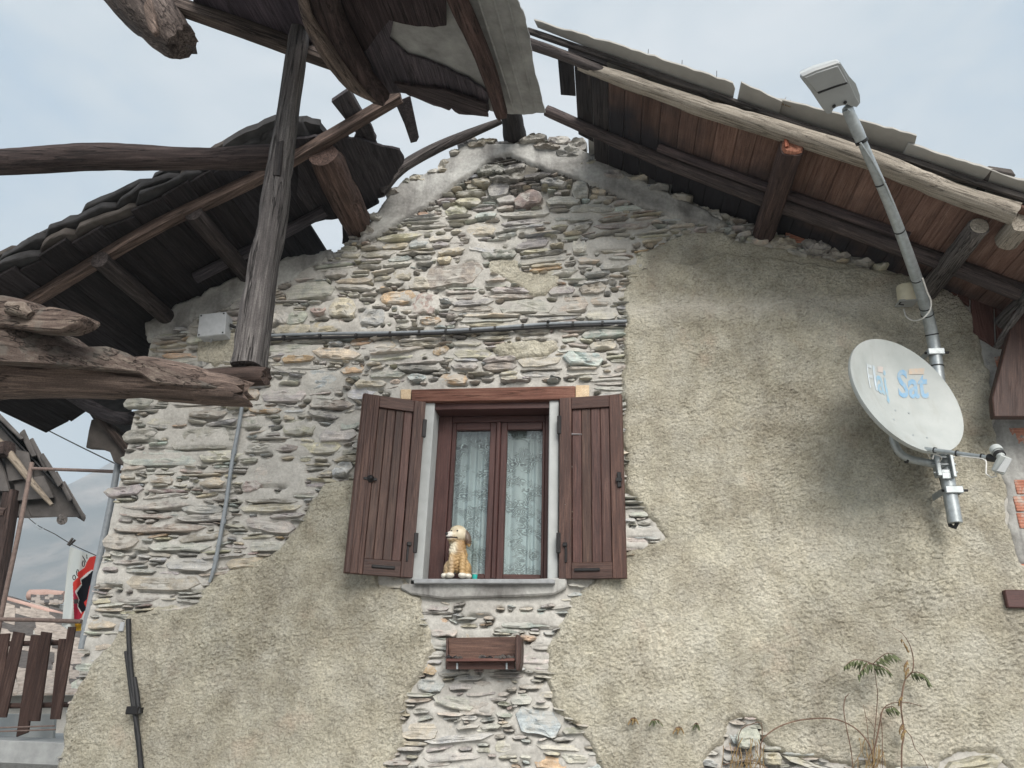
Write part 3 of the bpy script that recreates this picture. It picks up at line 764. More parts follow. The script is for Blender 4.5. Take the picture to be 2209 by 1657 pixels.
ok &= ~inw & ~hidden
cell = ok[:-1, :-1] & ok[1:, :-1] & ok[:-1, 1:] & ok[1:, 1:]
use = np.zeros(MX.shape, bool)
use[:-1, :-1] |= cell; use[1:, :-1] |= cell; use[:-1, 1:] |= cell; use[1:, 1:] |= cell
idx = -np.ones(MX.shape, int); idx[use] = np.arange(use.sum())
V = np.stack([MX[use], YW - H[use], MZ[use]], 1)
F = np.stack([idx[:-1, :-1][cell], idx[:-1, 1:][cell], idx[1:, 1:][cell], idx[1:, :-1][cell]], 1)
me = bpy.data.meshes.new('gable_wall')
me.vertices.add(len(V)); me.vertices.foreach_set('co', V.ravel())
me.loops.add(F.size); me.loops.foreach_set('vertex_index', F.ravel().astype(np.int32))
me.polygons.add(len(F)); me.polygons.foreach_set('loop_start', np.arange(0, F.size, 4, dtype=np.int32)); me.polygons.foreach_set('loop_total', np.full(len(F), 4, np.int32))
me.update(calc_edges=True); me.polygons.foreach_set('use_smooth', [True] * len(F))
gable = link('gable_wall', me, M['mortar'], house)

AP = W2(1100, 352)
def sooty(st):                                             # smoke stain spreading down from the ridge
    d = math.hypot((st[0] - AP[0]) * .8, st[1] - AP[1]); k = max(0.0, min(1.0, 1 - d / .42)) ** .7
    return st[:4] + (st[4] * (1 - .72 * k) + np.array([.02, .02, .022]) * .3 * k,) + st[5:]
stones = [sooty(q) for q in stones]; TOPST = [sooty(q) for q in TOPST]
allst = sorted(stones + TOPST, key=lambda q: -q[2] * q[3])
for st in allst[:300]:
    v, f, c = stone_mesh(st); me = mesh('stone', v, f, 22); setcol(me, c); link('stone', me, M['stone'], gable)
v0 = 0; VV, FF, CC = [], [], []
for st in allst[300:]:
    v, f, c = stone_mesh(st); VV.append(v); CC.append(c); FF += [tuple(q + v0 for q in t) for t in f]; v0 += len(v)
if VV:
    me = mesh('stone_infill', np.concatenate(VV), FF, 32); setcol(me, np.concatenate(CC)); o = link('stone_infill', me, M['stone'], gable); tag(o, kind='stuff')
print('STONES', len(allst), 'verts', v0)

# render coats, bands
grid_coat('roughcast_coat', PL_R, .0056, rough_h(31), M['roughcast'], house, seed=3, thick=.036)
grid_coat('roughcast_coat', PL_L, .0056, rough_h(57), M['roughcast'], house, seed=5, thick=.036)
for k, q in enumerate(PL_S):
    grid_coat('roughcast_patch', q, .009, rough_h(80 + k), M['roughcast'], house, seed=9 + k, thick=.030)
def sm_h(X, Z): return .012 * fbm(X * 5, Z * 5, None, 4, 77) + .003 * fbm(X * 40, Z * 40, None, 2, 78)
grid_coat('cement_band', BAND, .011, sm_h, M['cement'], house, seed=21, thick=.045, wob=.014, wobf=16)
grid_coat('cement_patch', LEFTBAND, .013, sm_h, M['cement'], house, seed=22, thick=.028, wob=.05, wobf=7)
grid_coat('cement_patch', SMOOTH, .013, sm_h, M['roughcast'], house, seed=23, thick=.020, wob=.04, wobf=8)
grid_coat('cement_patch', CEMR, .013, sm_h, M['cement'], house, seed=24, thick=.016, wob=.03, wobf=8)

# solid wall behind the facing (with the window opening)
OUTI = [(x * .995 if x > 0 else x + .03, z - .03) for x, z in OUT]
def core(poly): return prism('wall_core', [(x, YW + .055, z) for x, z in poly], (0, .42, 0), M['mortar'], house)
lx, rx_, z0, z1 = WIN
def clip(poly, axis, val, keep_less):
    o = []
    for i in range(len(poly)):
        p, q = poly[i], poly[(i + 1) % len(poly)]
        ip = (p[axis] <= val) == keep_less; iq = (q[axis] <= val) == keep_less
        if ip: o.append(p)
        if ip != iq:
            t = (val - p[axis]) / (q[axis] - p[axis]); o.append((p[0] + t * (q[0] - p[0]), p[1] + t * (q[1] - p[1])))
    return o
core(clip(OUTI, 0, lx - .001, True)); core(clip(OUTI, 0, rx_ + .001, False))
midp = clip(clip(OUTI, 0, lx, False), 0, rx_, True)
core(clip(midp, 1, z0, True)); core(clip(midp, 1, z1, False))
# side wall, back wall closing the house
box('side_wall', (-3.46, YW + .48, -1.2), (-3.06, 12, 3.9), M['mortar'], house)
box('side_wall', (3.0, YW + .48, -1.2), (3.4, 12, 3.6), M['mortar'], house)

# hollow bricks let into the right edge
for (a, b, c2, d) in [(2142, 772, 2166, 806), (2172, 925, 2230, 960), (2184, 1036, 2260, 1068), (2182, 1072, 2260, 1104), (2190, 1108, 2260, 1142), (2198, 1218, 2250, 1252), (1692, 491, 1842, 521), (1846, 523, 1912, 545), (1868, 545, 1944, 566), (1800, 520, 1850, 536), (2000, 572, 2060, 606)]:
    q0, q1 = W2(a, b), W2(c2, d); tl = (q1[1] - q0[1])
    sl = -.10 if a < 2100 and a > 1600 and b < 700 else 0
    w = q1[0] - q0[0]
    v = [(q0[0], YW - .022, q0[1]), (q1[0], YW - .022, q0[1] + sl * w), (q1[0], YW - .022, q1[1] + sl * w * .3), (q0[0], YW - .022, q1[1])]
    o = prism('brick', v[::-1], (0, .12, 0), M['brick'], gable, .004, jit=.003)

# ================================================================ window
win = empty('window', (-.80, YW + .16, 2.29)); win.parent = house
win.location = Vector((-.80, .16, 2.29)); bpy.context.view_layer.update()
XL, XR, ZB, ZT = -1.262, -0.345, 2.292, 3.545
IL, IR = -1.205, -0.392                                    # clear opening between the white reveals
RD = .17                                                   # reveal depth
# white plaster reveals: front strip and return in one piece
prism('reveal', [(XL - .02, YW - .006, ZB - .01), (IL, YW - .006, ZB - .01), (IL, YW - .006, ZT), (XL - .02, YW - .006, ZT)], (0, RD + .05, 0), M['white'], win, .006)
prism('reveal', [(IR, YW - .006, ZB - .01), (XR + .02, YW - .006, ZB - .01), (XR + .02, YW - .006, ZT), (IR, YW - .006, ZT)], (0, RD + .05, 0), M['white'], win, .006)
# sill slab on a mortar ledge
q0, q1 = P(893, 1268, 4.90), P(1197, 1256, 4.90)
prism('sill', [(q0[0] - .005, 4.90, 2.252), (q1[0] + .0, 4.90, 2.262), (q1[0] + .0, 4.90, 2.290), (q0[0] - .005, 4.90, 2.282)], (0, .30, 0), M['sill'], win, .005)
LEDGE = wpoly([(866, 1262), (1222, 1250), (1222, 1272), (1196, 1284), (1100, 1290), (960, 1292), (890, 1284), (866, 1272)])
prism('ledge', [(x, YW - .055, z) for x, z in LEDGE], (0, .08, 0), M['cement'], win, .01, jit=.006)
# lintel beam with raw ends
lt = [P(887, 840, 4.97), P(1241, 832, 4.97), P(1241, 861, 4.97), P(887, 868, 4.97)]
prism('lintel', lt, (0, .30, 0), M['lintel'], house, .006, grain=(1, 0, 0))
for a, b, c, d in [(864, 840, 886.4, 862), (1241.6, 831, 1271, 858)]:
    prism('lintel_end', [P(a, b, 4.985), P(c, b - .5, 4.985), P(c, d - .5, 4.985), P(a, d, 4.985)], (0, .12, 0), M['raw'], house, .003, grain=(0, 1, 0))
# soffit and dark frame
YF = YW + RD
box('soffit', (IL, YW + .01, 3.470), (IR, YF + .04, 3.545), M['frame'], win, grain=(1, 0, 0))
ft, fb = 3.42, 2.30
def fx(px, y=YF): return P(px, 1080, y)[0]
g1l, g1r, g2l, g2r = P(976, 1083, YF)[0], P(1052, 1083, YF)[0], P(1090, 1083, YF)[0], P(1168.5, 1083, YF)[0]
gt, gb = P(1076, 928, YF)[2], P(1076, 1239, YF)[2]
fl, frr = IL + .001, IR - .001
Tf = .05
box('frame_stile', (fl, YF - .02, fb), (g1l - .030, YF + .06, 3.469), M['frame'], win, .004, (0, 0, 1))
box('frame_stile', (g2r + .020, YF - .02, fb), (frr, YF + .06, 3.469), M['frame'], win, .004, (0, 0, 1))
box('frame_rail', (g1l - .029, YF - .02, gt + .055), (g2r + .019, YF + .06, 3.469), M['frame'], win, .004, (1, 0, 0))
box('frame_rail', (g1l - .029, YF - .022, fb), (g2r + .019, YF + .06, gb - .035), M['frame'], win, .004, (1, 0, 0))
mid = (g1r + g2l) / 2
box('mullion', (mid - .016, YF - .028, gb - .034), (mid + .016, YF + .02, gt + .054), M['frame'], win, .006, (0, 0, 1))
for a, b in ((g1l, g1r), (g2l, g2r)):
    s = empty('sash', (0, 0, 0)); s.parent = win; s.location = (0, 0, 0)
    lo = a - .028 if a == g1l else mid + .017; hi = b + .018 if b == g2r else mid - .017
    def sb(x0, x1, za, zb, gr): return box('sash', (x0, YF - .012, za), (x1, YF + .035, zb), M['frame'], win, .004, gr)
    bits = [sb(lo, a, gb - .034, gt + .054, (0, 0, 1)), sb(b, hi, gb - .034, gt + .054, (0, 0, 1)), sb(a + .0005, b - .0005, gt, gt + .054, (1, 0, 0)), sb(a + .0005, b - .0005, gb - .034, gb, (1, 0, 0))]
    bpy.data.objects.remove(s)
    joinm('sash', bits)
    box('pane', (a - .004, YF + .010, gb - .004), (b + .004, YF + .014, gt + .004), M['glass'], win, 0)
# lace curtain behind each pane
for k, (a, b) in enumerate(((g1l, g1r), (g2l, g2r))):
    nx, nz = 90, 40
    V = []; U = []
    x0, x1 = a - .05, b + .05
    for j in range(nz + 1):
        for i in range(nx + 1):
            t = i / nx; h = j / nz
            fold = .020 * math.sin(t * 31 + 1.2 * n1(t * 4, 5 + k) * 3) * (.6 + .4 * (1 - h)) + .007 * n1(t * 9 + h * .8, 9 + k)
            V.append((x0 + (x1 - x0) * t, YF + .062 + fold, gb - .06 + (gt - gb + .14) * h)); U.append((t * .42 + k * .3, h, 0))
    F = [(j * (nx + 1) + i, j * (nx + 1) + i + 1, (j + 1) * (nx + 1) + i + 1, (j + 1) * (nx + 1) + i) for j in range(nz) for i in range(nx)]
    me = mesh('curtain', V, F, 180); at = me.attributes.new('uvw', 'FLOAT_VECTOR', 'POINT'); at.data.foreach_set('vector', np.array(U).ravel())
    link('curtain', me, M['lace'], win)
# the room behind
rm = [box('room', (-1.9, YF + .062, 1.9), (-1.86, 8.2, 3.9), M['dark'], win, 0), box('room', (.3, YF + .31, 1.9), (.34, 8.2, 3.9), M['dark'], win, 0), box('room', (-1.9, 8.2, 1.9), (.34, 8.24, 3.9), M['dark'], win, 0), box('room', (-1.85, YF + .31, 3.86), (.29, 8.19, 3.9), M['dark'], win, 0), box('room', (-1.85, YF + .31, 1.9), (.29, 8.19, 1.94), M['dark'], win, 0)]
joinm('room', rm)

# ================================================================ shutters
def shutter(hinge, outer, zb, zt, left):
    """panel of four tongued boards framed by stiles and rails; built in its own plane"""
    h = np.array(hinge); o = np.array(outer); d = o - h; W = np.linalg.norm(d); d /= W
    nrm = np.array([-d[1], d[0]]);
    if nrm[1] > 0: nrm = -nrm                              # towards the viewer
    root = empty('shutter', (0, 0, 0)); root.parent = house; root.location = Vector((h[0], h[1] - YW, zb)); bpy.context.view_layer.update()
    Hh = zt - zb
    def Q(u, w, t): return np.array([h[0] + d[0] * u + nrm[0] * t, h[1] + d[1] * u + nrm[1] * t, zb + w])
    def pc(name, u0, u1, w0, w1, t0, t1, mat, grain, bev=.003, par=None, tint=None):
        return prism(name, [Q(u0, w0, t0), Q(u1, w0, t0), Q(u1, w1, t0), Q(u0, w1, t0)], np.append(nrm * (t1 - t0), 0), mat, par or root, bev, grain, tint)
    up = (0, 0, 1); al = (d[0], d[1], 0)
    sw = .085
    sh = M['shutter']
    pc('stile', 0.004, sw, 0, Hh, -.02, .022, sh, up, tint=(1.0, 1.0, 1.0))
    so = sw if not left else .115
    pc('stile', W - so, W, 0, Hh, -.02, .022, sh, up, tint=(1.15, 1.1, 1.05))
    if left:                                               # rebated meeting edge with bead
        pc('bead', W - .034, W - .006, 0.002, Hh - .002, .0225, .034, sh, up)
        pc('bead', W - .096, W - .080, 0.002, Hh - .002, .0225, .029, sh, up)
    pc('rail', sw + .001, W - so - .001, Hh - .085, Hh, -.02, .021, sh, al)
    pc('rail', sw + .001, W - so - .001, 0, .100, -.02, .021, sh, al, tint=(.85, .85, .85))
    n = 4; a, b = sw + .002, W - so - .002
    for k in range(n):
        u0 = a + (b - a) * k / n; u1 = a + (b - a) * (k + 1) / n
        g = RS.uniform(.72, 1.30)
        pc('plank', u0 + .0018, u1 - .0018, .101, Hh - .0865, -.014, .004, sh, up, .0035, tint=(g, g * RS.uniform(.93, 1.05), g))
    pc('back_panel', a, b, .09, Hh - .07, -.0215, -.0145, sh, up)
    # ironwork
    for wz in (.16, Hh - .26):
        pc('hinge', -.012, .016, wz, wz + .13, .004, .028, M['iron'], up)
    bz = .045
    pc('bolt', sw + .02 if not left else sw + .04, W * .62, bz, bz + .018, .0215, .034, M['iron'], al)
    pc('bolt_knob', .045, .058, .10, .215, .0225, .032, M['iron'], up)
    pc('bolt_knob', .032, .060, .20, .225, .0225, .040, M['iron'], up)
    if left:
        lathe('latch', Q(W - .105, Hh * .51, .022), np.append(nrm, 0), [(.02, 0), (.026, .004), (.022, .012), (.008, .022), (.012, .036), (.004, .042)], M['iron'], root, 14)
        pc('latch', W - .15, W - .06, Hh * .51 - .01, Hh * .51 + .008, .0225, .03, M['iron'], al)
    else:
        pc('latch', W - .042, W - .016, Hh * .47, Hh * .47 + .10, .0225, .036, M['iron'], up)
        pc('latch', W - .05, W - .01, Hh * .47 + .035, Hh * .47 + .06, .0365, .044, M['iron'], al)
    return root
shutter((-1.262, 4.965), (-1.662, 4.775), 2.293, 3.505, True)
shutter((-.318, 4.965), (.108, 4.905), 2.298, 3.517, False)

# ================================================================ roof, right slope
SR, SL = 0.52, 0.57
def zr(x, off=0.0): return 5.85 - SR * (x + .7) + off       # underside of the right slope
def zl(x, off=0.0): return 5.85 + SL * (x + .7) + off
NR, NL = (SR, 0, 1), (-SL, 0, 1)
PR0, PL0 = (-.7, 5, 5.85), (-.7, 5, 5.85)
def onR(px, py, off=0): return PP(px, py, (-.7, 5, 5.85 + off), NR)
def onL(px, py, off=0): return PP(px, py, (-.7, 5, 5.85 + off), NL)
# ceiling boards, one by one, from the verge back over the wall
x = -.285; k = 0
while x < 3.15:
    w = RS.uniform(.105, .128); x1 = x + w
    char = max(0.0, min(1.0, (.62 - x) / .85 + RS.uniform(-.12, .12)))
    f0 = 3.985 + RS.uniform(-.01, .01); b0 = 5.62 + RS.uniform(-.05, .05)
    if x < .0: f0 = 4.02 + [.0, .02, .05][min(k, 2)]
    if k == 0: f0, b0 = 4.02, 4.36
    if k == 1: b0 = 4.72
    if 2 <= k <= 3: b0 = 4.985 + RS.uniform(-.03, .03)
    if 4 <= k <= 6: b0 = 4.93 + [.05, -.03, .02][k - 4]
    if 7 <= k <= 8: b0 = 5.02
    t = .022
    q = [(x + .0015, f0, zr(x + .0015)), (x1 - .0015, f0 + RS.uniform(-.006, .006), zr(x1 - .0015)), (x1 - .0015, b0 + RS.uniform(-.04, .04), zr(x1 - .0015)), (x + .0015, b0, zr(x + .0015))]
    dz = RS.uniform(0, .004); q = [(a, b, c + dz) for a, b, c in q]
    mat = M['soot'] if char > .62 else M['deck_sooted']
    g = 1.0 - .55 * char if mat is M['deck_sooted'] else 1.0
    g *= RS.uniform(.86, 1.14)
    prism('ceiling_board', q, (0, 0, t), mat, house, .0025, (0, 1, 0), tint=(g, g * .97, g * .97))
    x = x1; k += 1
# verge pole (pale peeled log), batten, edge sheets
def lr(px, py, off, y=None):
    return onR(px, py, off)
vp = [onR(1135, 92, -.02), onR(1232, 126, -.02), onR(1330, 168, -.025), onR(1500, 227, -.025), onR(1720, 294, -.02), onR(1900, 353, -.02), onR(2050, 415, -.02), onR(2192, 462, -.02)]
tube('verge_log', vp[:3], [.036, .034, .030], M['soot'], house, 12, .05, 2.3, wob=.12, tint=(2.2, 2.1, 2.0))
tube('verge_log', [vp[2] + np.array([-.25, .0, .13])] + vp[2:], [.030, .047, .056, .060, .060, .062, .064], M['pale'], house, 16, .05, 3.2, .85, wob=.10, wf=5, rag=.01, chip=.12)
bt = [onR(1138, 66, .075), onR(1300, 122, .075), onR(1500, 192, .075), onR(1700, 262, .075), onR(1900, 326, .075), onR(2100, 392, .075), onR(2240, 436, .075), onR(2470, 512, .075)]
tube('verge_batten', bt, .021, M['weathered'], house, 10, .06, 3.0, wob=.14, wf=6, tint=(.62, .6, .6))
prism('fascia_board', [onR(1225, 98, .04) + np.array([0, .03, -.02]), onR(1310, 128, .04) + np.array([0, .03, -.02]), onR(1310, 128, .04) + np.array([0, .03, .05]), onR(1225, 98, .04) + np.array([0, .03, .05])], (0, .02, 0), M['soot'], house)
def sheet(pts, t, mat, name='roof_sheet', off=.105, back=5.75):
    """front edge from photo pixels on the sheet's plane, then straight back over the roof"""
    den = []
    for i in range(len(pts) - 1):                          # flaked, uneven lower edge
        n_ = max(1, int((pts[i + 1][0] - pts[i][0]) / 16))
        for j in range(n_):
            t_ = j / n_; den.append((pts[i][0] + (pts[i + 1][0] - pts[i][0]) * t_, pts[i][1] + (pts[i + 1][1] - pts[i][1]) * t_ + (RS.uniform(-2.0, 2.0) if j else 0)))
    den.append(pts[-1])
    fr = [onR(a, b, off) for a, b in den]
    poly = fr + [np.array([fr[-1][0], back, fr[-1][2]])]
    if fr[0][0] < -.27:                                      # nothing left behind the edge strip near the ridge
        xb = -.10; zb_ = zr(xb, off); poly += [np.array([xb, back, zb_]), np.array([xb, 3.93, zb_]), np.array([fr[0][0] + .02, 3.90, zr(fr[0][0] + .02, off)])]
    else: poly += [np.array([fr[0][0], back, fr[0][2]])]
    return prism(name, poly, (0, 0, t), mat, house, .002, (1, 0, 0))
sheet([(1152, 44), (1380, 112), (1581, 180), (1586, 192)], .016, M['metalsheet'])
sheet([(1599, 178), (1640, 196), (1688, 220)], .014, M['metalsheet'], off=.110)
sheet([(1640, 206), (1790, 242), (1978, 294), (1971, 322)], .015, M['metalsheet'], off=.128)
sheet([(1960, 312), (2100, 356), (2260, 408), (2480, 480)], .018, M['metalsheet'], off=.108)
st = onR(2160, 376, .14)
prism('roof_stone', [st + np.array(v) for v in ((-.075, -.04, .0), (.055, -.04, -.04), (.05, -.03, .015), (-.07, -.03, .055))], (0, .22, 0), M['slabmid'], house, .008, jit=.006)
for k in range(9):
    q = onR(1676 + k * 3.5, 222 + k * 1.2, .12)
    tube('grass_tuft', [q, q + np.array([RS.uniform(-.03, .03), -.01, RS.uniform(.02, .05)])], [.003, .001], M['leafdry'], house, 4, .03)
for px, py in ((1398, 118), (1471, 142), (1546, 165)):
    q = onR(px, py, .115)
    tube('nail', [q, q + np.array([.004, 0, .045])], .0022, M['iron'], house, 5, .05)
# inner poles under the boards, purlins
tube('rafter', [onR(1178, 238, -.04), onR(1400, 335, -.04), onR(1640, 425, -.05), onR(1862, 505, -.05), onR(2050, 572, -.05), onR(2250, 650, -.05)], [.036, .042, .05, .05, .05, .05], M['soot'], house, 12, .08, 3.0, wob=.12, tint=(2.6, 2.3, 2.2))
tube('rafter', [onR(1420, 318, -.03), onR(1600, 384, -.03), onR(1700, 420, -.03), onR(1960, 512, -.03)], [.026, .03, .03, .03], M['soot'], house, 10, .08, 3.0, wob=.12, tint=(2.6, 2.2, 2.2))
def purlin(px, py, r, mat, back, off, front=None, sq=2.6, tint=None, drop=.0, side=zr, endtint=None):
    q = onR(px, py, off) if side is zr else onL(px, py, off)
    f = q[1] if front is None else front
    return tube('purlin', [(q[0], f, q[2]), (q[0] + .005, (f + back) / 2, q[2] + .01), (q[0], back, q[2])], [r, r * 1.03, r], mat, house, 14, .06, sq, wob=.09, rag=.008, tint=tint), q
_, q = purlin(1708, 316, .070, M['soot'], 5.7, -.09, sq=3.2, tint=(2.3, 1.7, 1.5))
# fresh split at the purlin's end
tube('split_end', [(q[0] + .004, q[1] - .014, q[2] + .002), (q[0] + .004, q[1] + .004, q[2])], [.056, .066], M['lintel'], house, 12, .05, 3.0, rag=.006, tint=(2.0, 1.9, 1.7))
tube('split_end', [(q[0] - .035, q[1] - .022, q[2] + .045), (q[0] - .035, q[1] - .02, q[2] - .02)], .012, M['lintel'], house, 6, .05, 4, tint=(2.2, 1.7, 1.4))
_, q = purlin(2112, 488, .056, M['weathered'], 5.6, -.10, sq=2.8, tint=(1.0, .98, .98))
lathe('cut_end', (q[0], q[1] - .004, q[2]), (0, -1, 0), [(.052, 0), (.048, .004)], M['pale'], house, 16)
_, q = purlin(2206, 480, .055, M['pale'], 4.25, -.05, sq=4)
_, q = purlin(2225, 640, .050, M['weathered'], 5.3, -.10, front=4.35, sq=3)
# boarded end at the foot of the slope, heavy brown board below
for k, (a, b) in enumerate([((2042, 600), (2086, 660)), ((2090, 610), (2140, 748)), ((2142, 620), (2200, 750)), ((2202, 640), (2290, 760))]):
    p = [P(a[0], a[1] - 50, 4.965), P(b[0], a[1] - 50, 4.965), P(b[0] + 6, b[1], 4.965), P(a[0] + 10, b[1] - (30 if k < 2 else 0), 4.965)]
    g = RS.uniform(.5, .75); prism('gable_board', p, (0, .025, 0), M['deck'], house, .003, (0, 0, 1), tint=(g, g * .8, g * .85))
pb = [P(2190, 668, 4.72), P(2300, 640, 4.72), P(2300, 899, 4.72), P(2145, 899, 4.72), P(2141, 858, 4.72)]
prism('brown_board', pb, (0, .06, 0), M['shutter'], house, .006, (.2, 0, 1), tint=(.85, .85, .85))
tube('strut', [P(2215, 655, 4.66), P(2180, 700, 4.72), P(2150, 750, 4.86)], .02, M['weathered'], house, 8, .06, 4)
q0, q1 = P(2167, 1272, 4.93), P(2260, 1312, 4.93)
prism('sill_board', [(q0[0], 4.93, q1[2]), (q1[0], 4.93, q1[2]), (q1[0], 4.93, q0[2]), (q0[0], 4.93, q0[2])], (0, .12, 0), M['frame'], house, .005, (1, 0, 0), tint=(1.15, 1.2, 1.25))
# ridge beam stump over the apex
tube('ridge_beam', [(-.685, 5.6, 5.84), (-.70, 5.05, 5.84), (-.705, 4.62, 5.85), (-.70, 4.42, 5.87)], [.10, .095, .072, .075], M['soot'], house, 14, .06, 2.4, wob=.16, rag=.03)

# ================================================================ roof, left slope (ruin)
vb = lambda off: [onL(40, 668, off), onL(200, 570, off), onL(340, 488, off), onL(580, 372, off), onL(700, 303, off), onL(864, 207, off)]
tube('verge_rafter', vb(-.02), .036, M['beam'], house, 12, .08, 7.0, 1.15, wob=.05, wf=5, rag=.02, tint=(1.15, 1.0, .95))
vb2 = [onL(300, 497, .02), onL(450, 424, .02), onL(580, 360, .02)]
# deck boards run along the slope's contour from the verge back; missing near the ridge
x = -4.75; k = 0
while x < -1.80:
    w = RS.uniform(.13, .21); x1 = x + w
    f0 = 3.97 + RS.uniform(-.03, .02); b0 = 5.75 + RS.uniform(-.05, .1)
    if x > -2.3:
        f0 = 4.06 + RS.uniform(-.05, .08)
    if x > -1.95: f0 = 4.16 + RS.uniform(0, .08); b0 = 5.02 + RS.uniform(-.06, .03)
    if x > -1.62: f0 = 4.30 + (x + 1.62) * .9; b0 = 4.80 + RS.uniform(-.05, .05)
    if -2.40 < x < -1.95: b0 = 4.80 + RS.uniform(-.02, .03)
    g = RS.uniform(.7, 1.35)
    q = [(x + .002, f0, zl(x + .002, .03)), (x1 - .002, f0 + RS.uniform(-.03, .03), zl(x1 - .002, .03)), (x1 - .002, b0 + RS.uniform(-.06, .06), zl(x1 - .002, .03)), (x + .002, b0, zl(x + .002, .03))]
    prism('deck_board', q, (0, 0, .025), M['soot'] if x > -2.6 else M['beam'], house, .003, (0, 1, 0), tint=(g * .8, g * .82, g * .95) if x > -2.6 else (g * .26, g * .27, g * .33))
    x = x1 + RS.uniform(0, .004); k += 1
# charred debris of the upper deck (dark ragged sheets left of the gap)
def ragged(name, px, off, t, mat, tint=None, plane=onL, n=3):
    o = []
    for i in range(len(px)):
        a, b = np.array(px[i], float), np.array(px[(i + 1) % len(px)], float)
        for j in range(n):
            q = a + (b - a) * j / n
            if j: q = q + RS.uniform(-4, 4, 2)
            o.append(plane(q[0], q[1], off))
    return prism(name, o, (0, 0, t), mat, house, 0, (0, 1, 0), tint)
ragged('charred_board', [(640, 300), (700, 297), (742, 296), (770, 300), (812, 312), (862, 324), (872, 344), (858, 372), (838, 400), (826, 426), (790, 440), (762, 470), (740, 470), (680, 480), (640, 420)], .02, .02, M['soot'], (1.2, 1.2, 1.3))
ragged('charred_board', [(480, 318), (530, 286), (592, 260), (660, 262), (690, 270), (706, 300), (690, 340), (600, 380), (470, 380)], .09, .05, M['slab'])
ragged('charred_board', [(768, 288), (790, 258), (806, 284), (814, 314), (790, 330), (760, 326)], .05, .02, M['soot'], (1.4, 1.4, 1.5), n=2)
ragged('charred_board', [(715, 220), (753, 194), (812, 300), (786, 310)], .05, .03, M['soot'], (2.2, 2.2, 2.3), n=1)
prism('broken_slat', [onL(852, 222, .02), onL(884, 208, .02), onL(903, 298, .02), onL(899, 306, .02), onL(886, 309, .02), onL(872, 268, .02)], (0, .012, .02), M['soot'], house, .002, (0, .3, 1), tint=(1.6, 1.5, 1.6))
ragged('charred_board', [(738, 470), (782, 446), (790, 452), (782, 476), (786, 505), (772, 534), (738, 526)], -.03, .03, M['soot'])
tube('rafter', [P(820, 415, 4.9), P(862, 366, 4.9), P(930, 325, 4.9), P(1010, 290, 4.9), P(1082, 261, 4.9)], [.046, .044, .042, .038, .022], M['weathered'], house, 12, .06, 2.6, wob=.12, wf=5, rag=.02, tint=(.62, .6, .62))
tube('purlin', [onL(700, 330, -.10), onL(735, 412, -.10) + np.array([0, 0, .0]), onL(792, 520, -.12) + np.array([0, .1, .0])], [.108, .116, .112], M['beam'], house, 18, .05, 2.4, wob=.10, wf=7, rag=.02, chip=.25, tint=(1.0, .80, .76))
for a, b in (((262, 600), (392, 716)), ((452, 500), (585, 600))):
    q = onL(*a, -.07); tube('purlin', [(q[0], 4.12, q[2]), (q[0], 5.5, q[2])], .06, M['beam'], house, 12, .08, 2.6, wob=.1, tint=(.5, .5, .55))
tube('rafter', [onL(420, 600, -.02), onL(560, 530, -.02), onL(700, 455, -.02)], .04, M['soot'], house, 10, .1, 3, wob=.1, tint=(2, 2, 2.2))
# stone slabs stacked along the verge, two or three deep
for layer in range(3):
    s0 = 0.0
    X0, X1 = -4.35, -2.28
    x = X0 + layer * .11
    while x < X1 - (layer * .10):
        w = RS.uniform(.22, .44)
        off = .062 + layer * .048 + RS.uniform(-.006, .010)
        fy = 3.93 - RS.uniform(0, .05) - layer * .012
        n = 7; pts = []
        for i in range(n):
            u = x + w * 1.12 * i / (n - 1); pts.append((u, fy + .030 * n1(u * 7, layer * 3 + 1) + (.06 if i in (0, n - 1) else 0), zl(u, off) + .012 * (1 - i / (n - 1))))
        pts += [(x + w * 1.12, fy + .5, zl(x + w * 1.12, off)), (x, fy + .5, zl(x, off) + .012)]
        mt = M['slab'] if RS.rand() < .78 else M['slabmid']
        prism('roof_slab', pts, (0, 0, RS.uniform(.034, .050)), mt, house, .007, jit=.006)
        x += w
for a, b, r in (((350, 384), (404, 372), .035), ((80, 545), (160, 516), .05), ((130, 560), (190, 540), .045)):
    tube('ridge_stone', [onL(*a, .19) + np.array([0, .02, .0]), onL((a[0] + b[0]) / 2, (a[1] + b[1]) / 2 - 4, .20), onL(*b, .19)], [r * .6, r, r * .55], M['slabmid'], house, 10, .05, 2.6, .7, wob=.25, rag=.02)
for px, py in ((207, 508), (292, 462), (155, 548), (470, 615)):
    q = onL(px, py, .07); prism('wood_chip', [q + np.array(v) for v in ((-.022, -.03, -.010), (.024, -.03, .008), (.024, -.03, .026), (-.022, -.03, .012))], (0, .05, 0), M['pale'], house, .002)
# broken eave at the foot of the left slope
prism('roof_slab', [PP(176, 868, (-4.4, 5, 3.7), NL), PP(282, 866, (-4.4, 5, 3.7), NL), PP(282, 930, (-4.4, 5, 3.7), NL), PP(255, 950, (-4.4, 5, 3.7), NL), PP(200, 905, (-4.4, 5, 3.7), NL)], (0, 0, .05), M['slab'], house, .006)
prism('roof_slab', [P(196, 905, 5.25), P(222, 900, 5.25), P(262, 935, 5.25), P(280, 990, 5.25), P(262, 1004, 5.25), P(244, 996, 5.25), P(236, 975, 5.25), P(215, 968, 5.25), P(184, 966, 5.25), P(190, 930, 5.25)], (.02, .05, 0), M['slabmid'], house, .006)
tube('rafter', [P(200, 880, 5.2), P(240, 930, 5.2), P(290, 990, 5.2)], .03, M['beam'], house, 8, .08, 4, tint=(.7, .65, .65))
tube('eave_log', [P(150, 850, 5.1), P(240, 900, 5.12), P(300, 900, 5.15)], .05, M['soot'], house, 10, .08, 2.5, wob=.12, tint=(1.5, 1.5, 1.6))

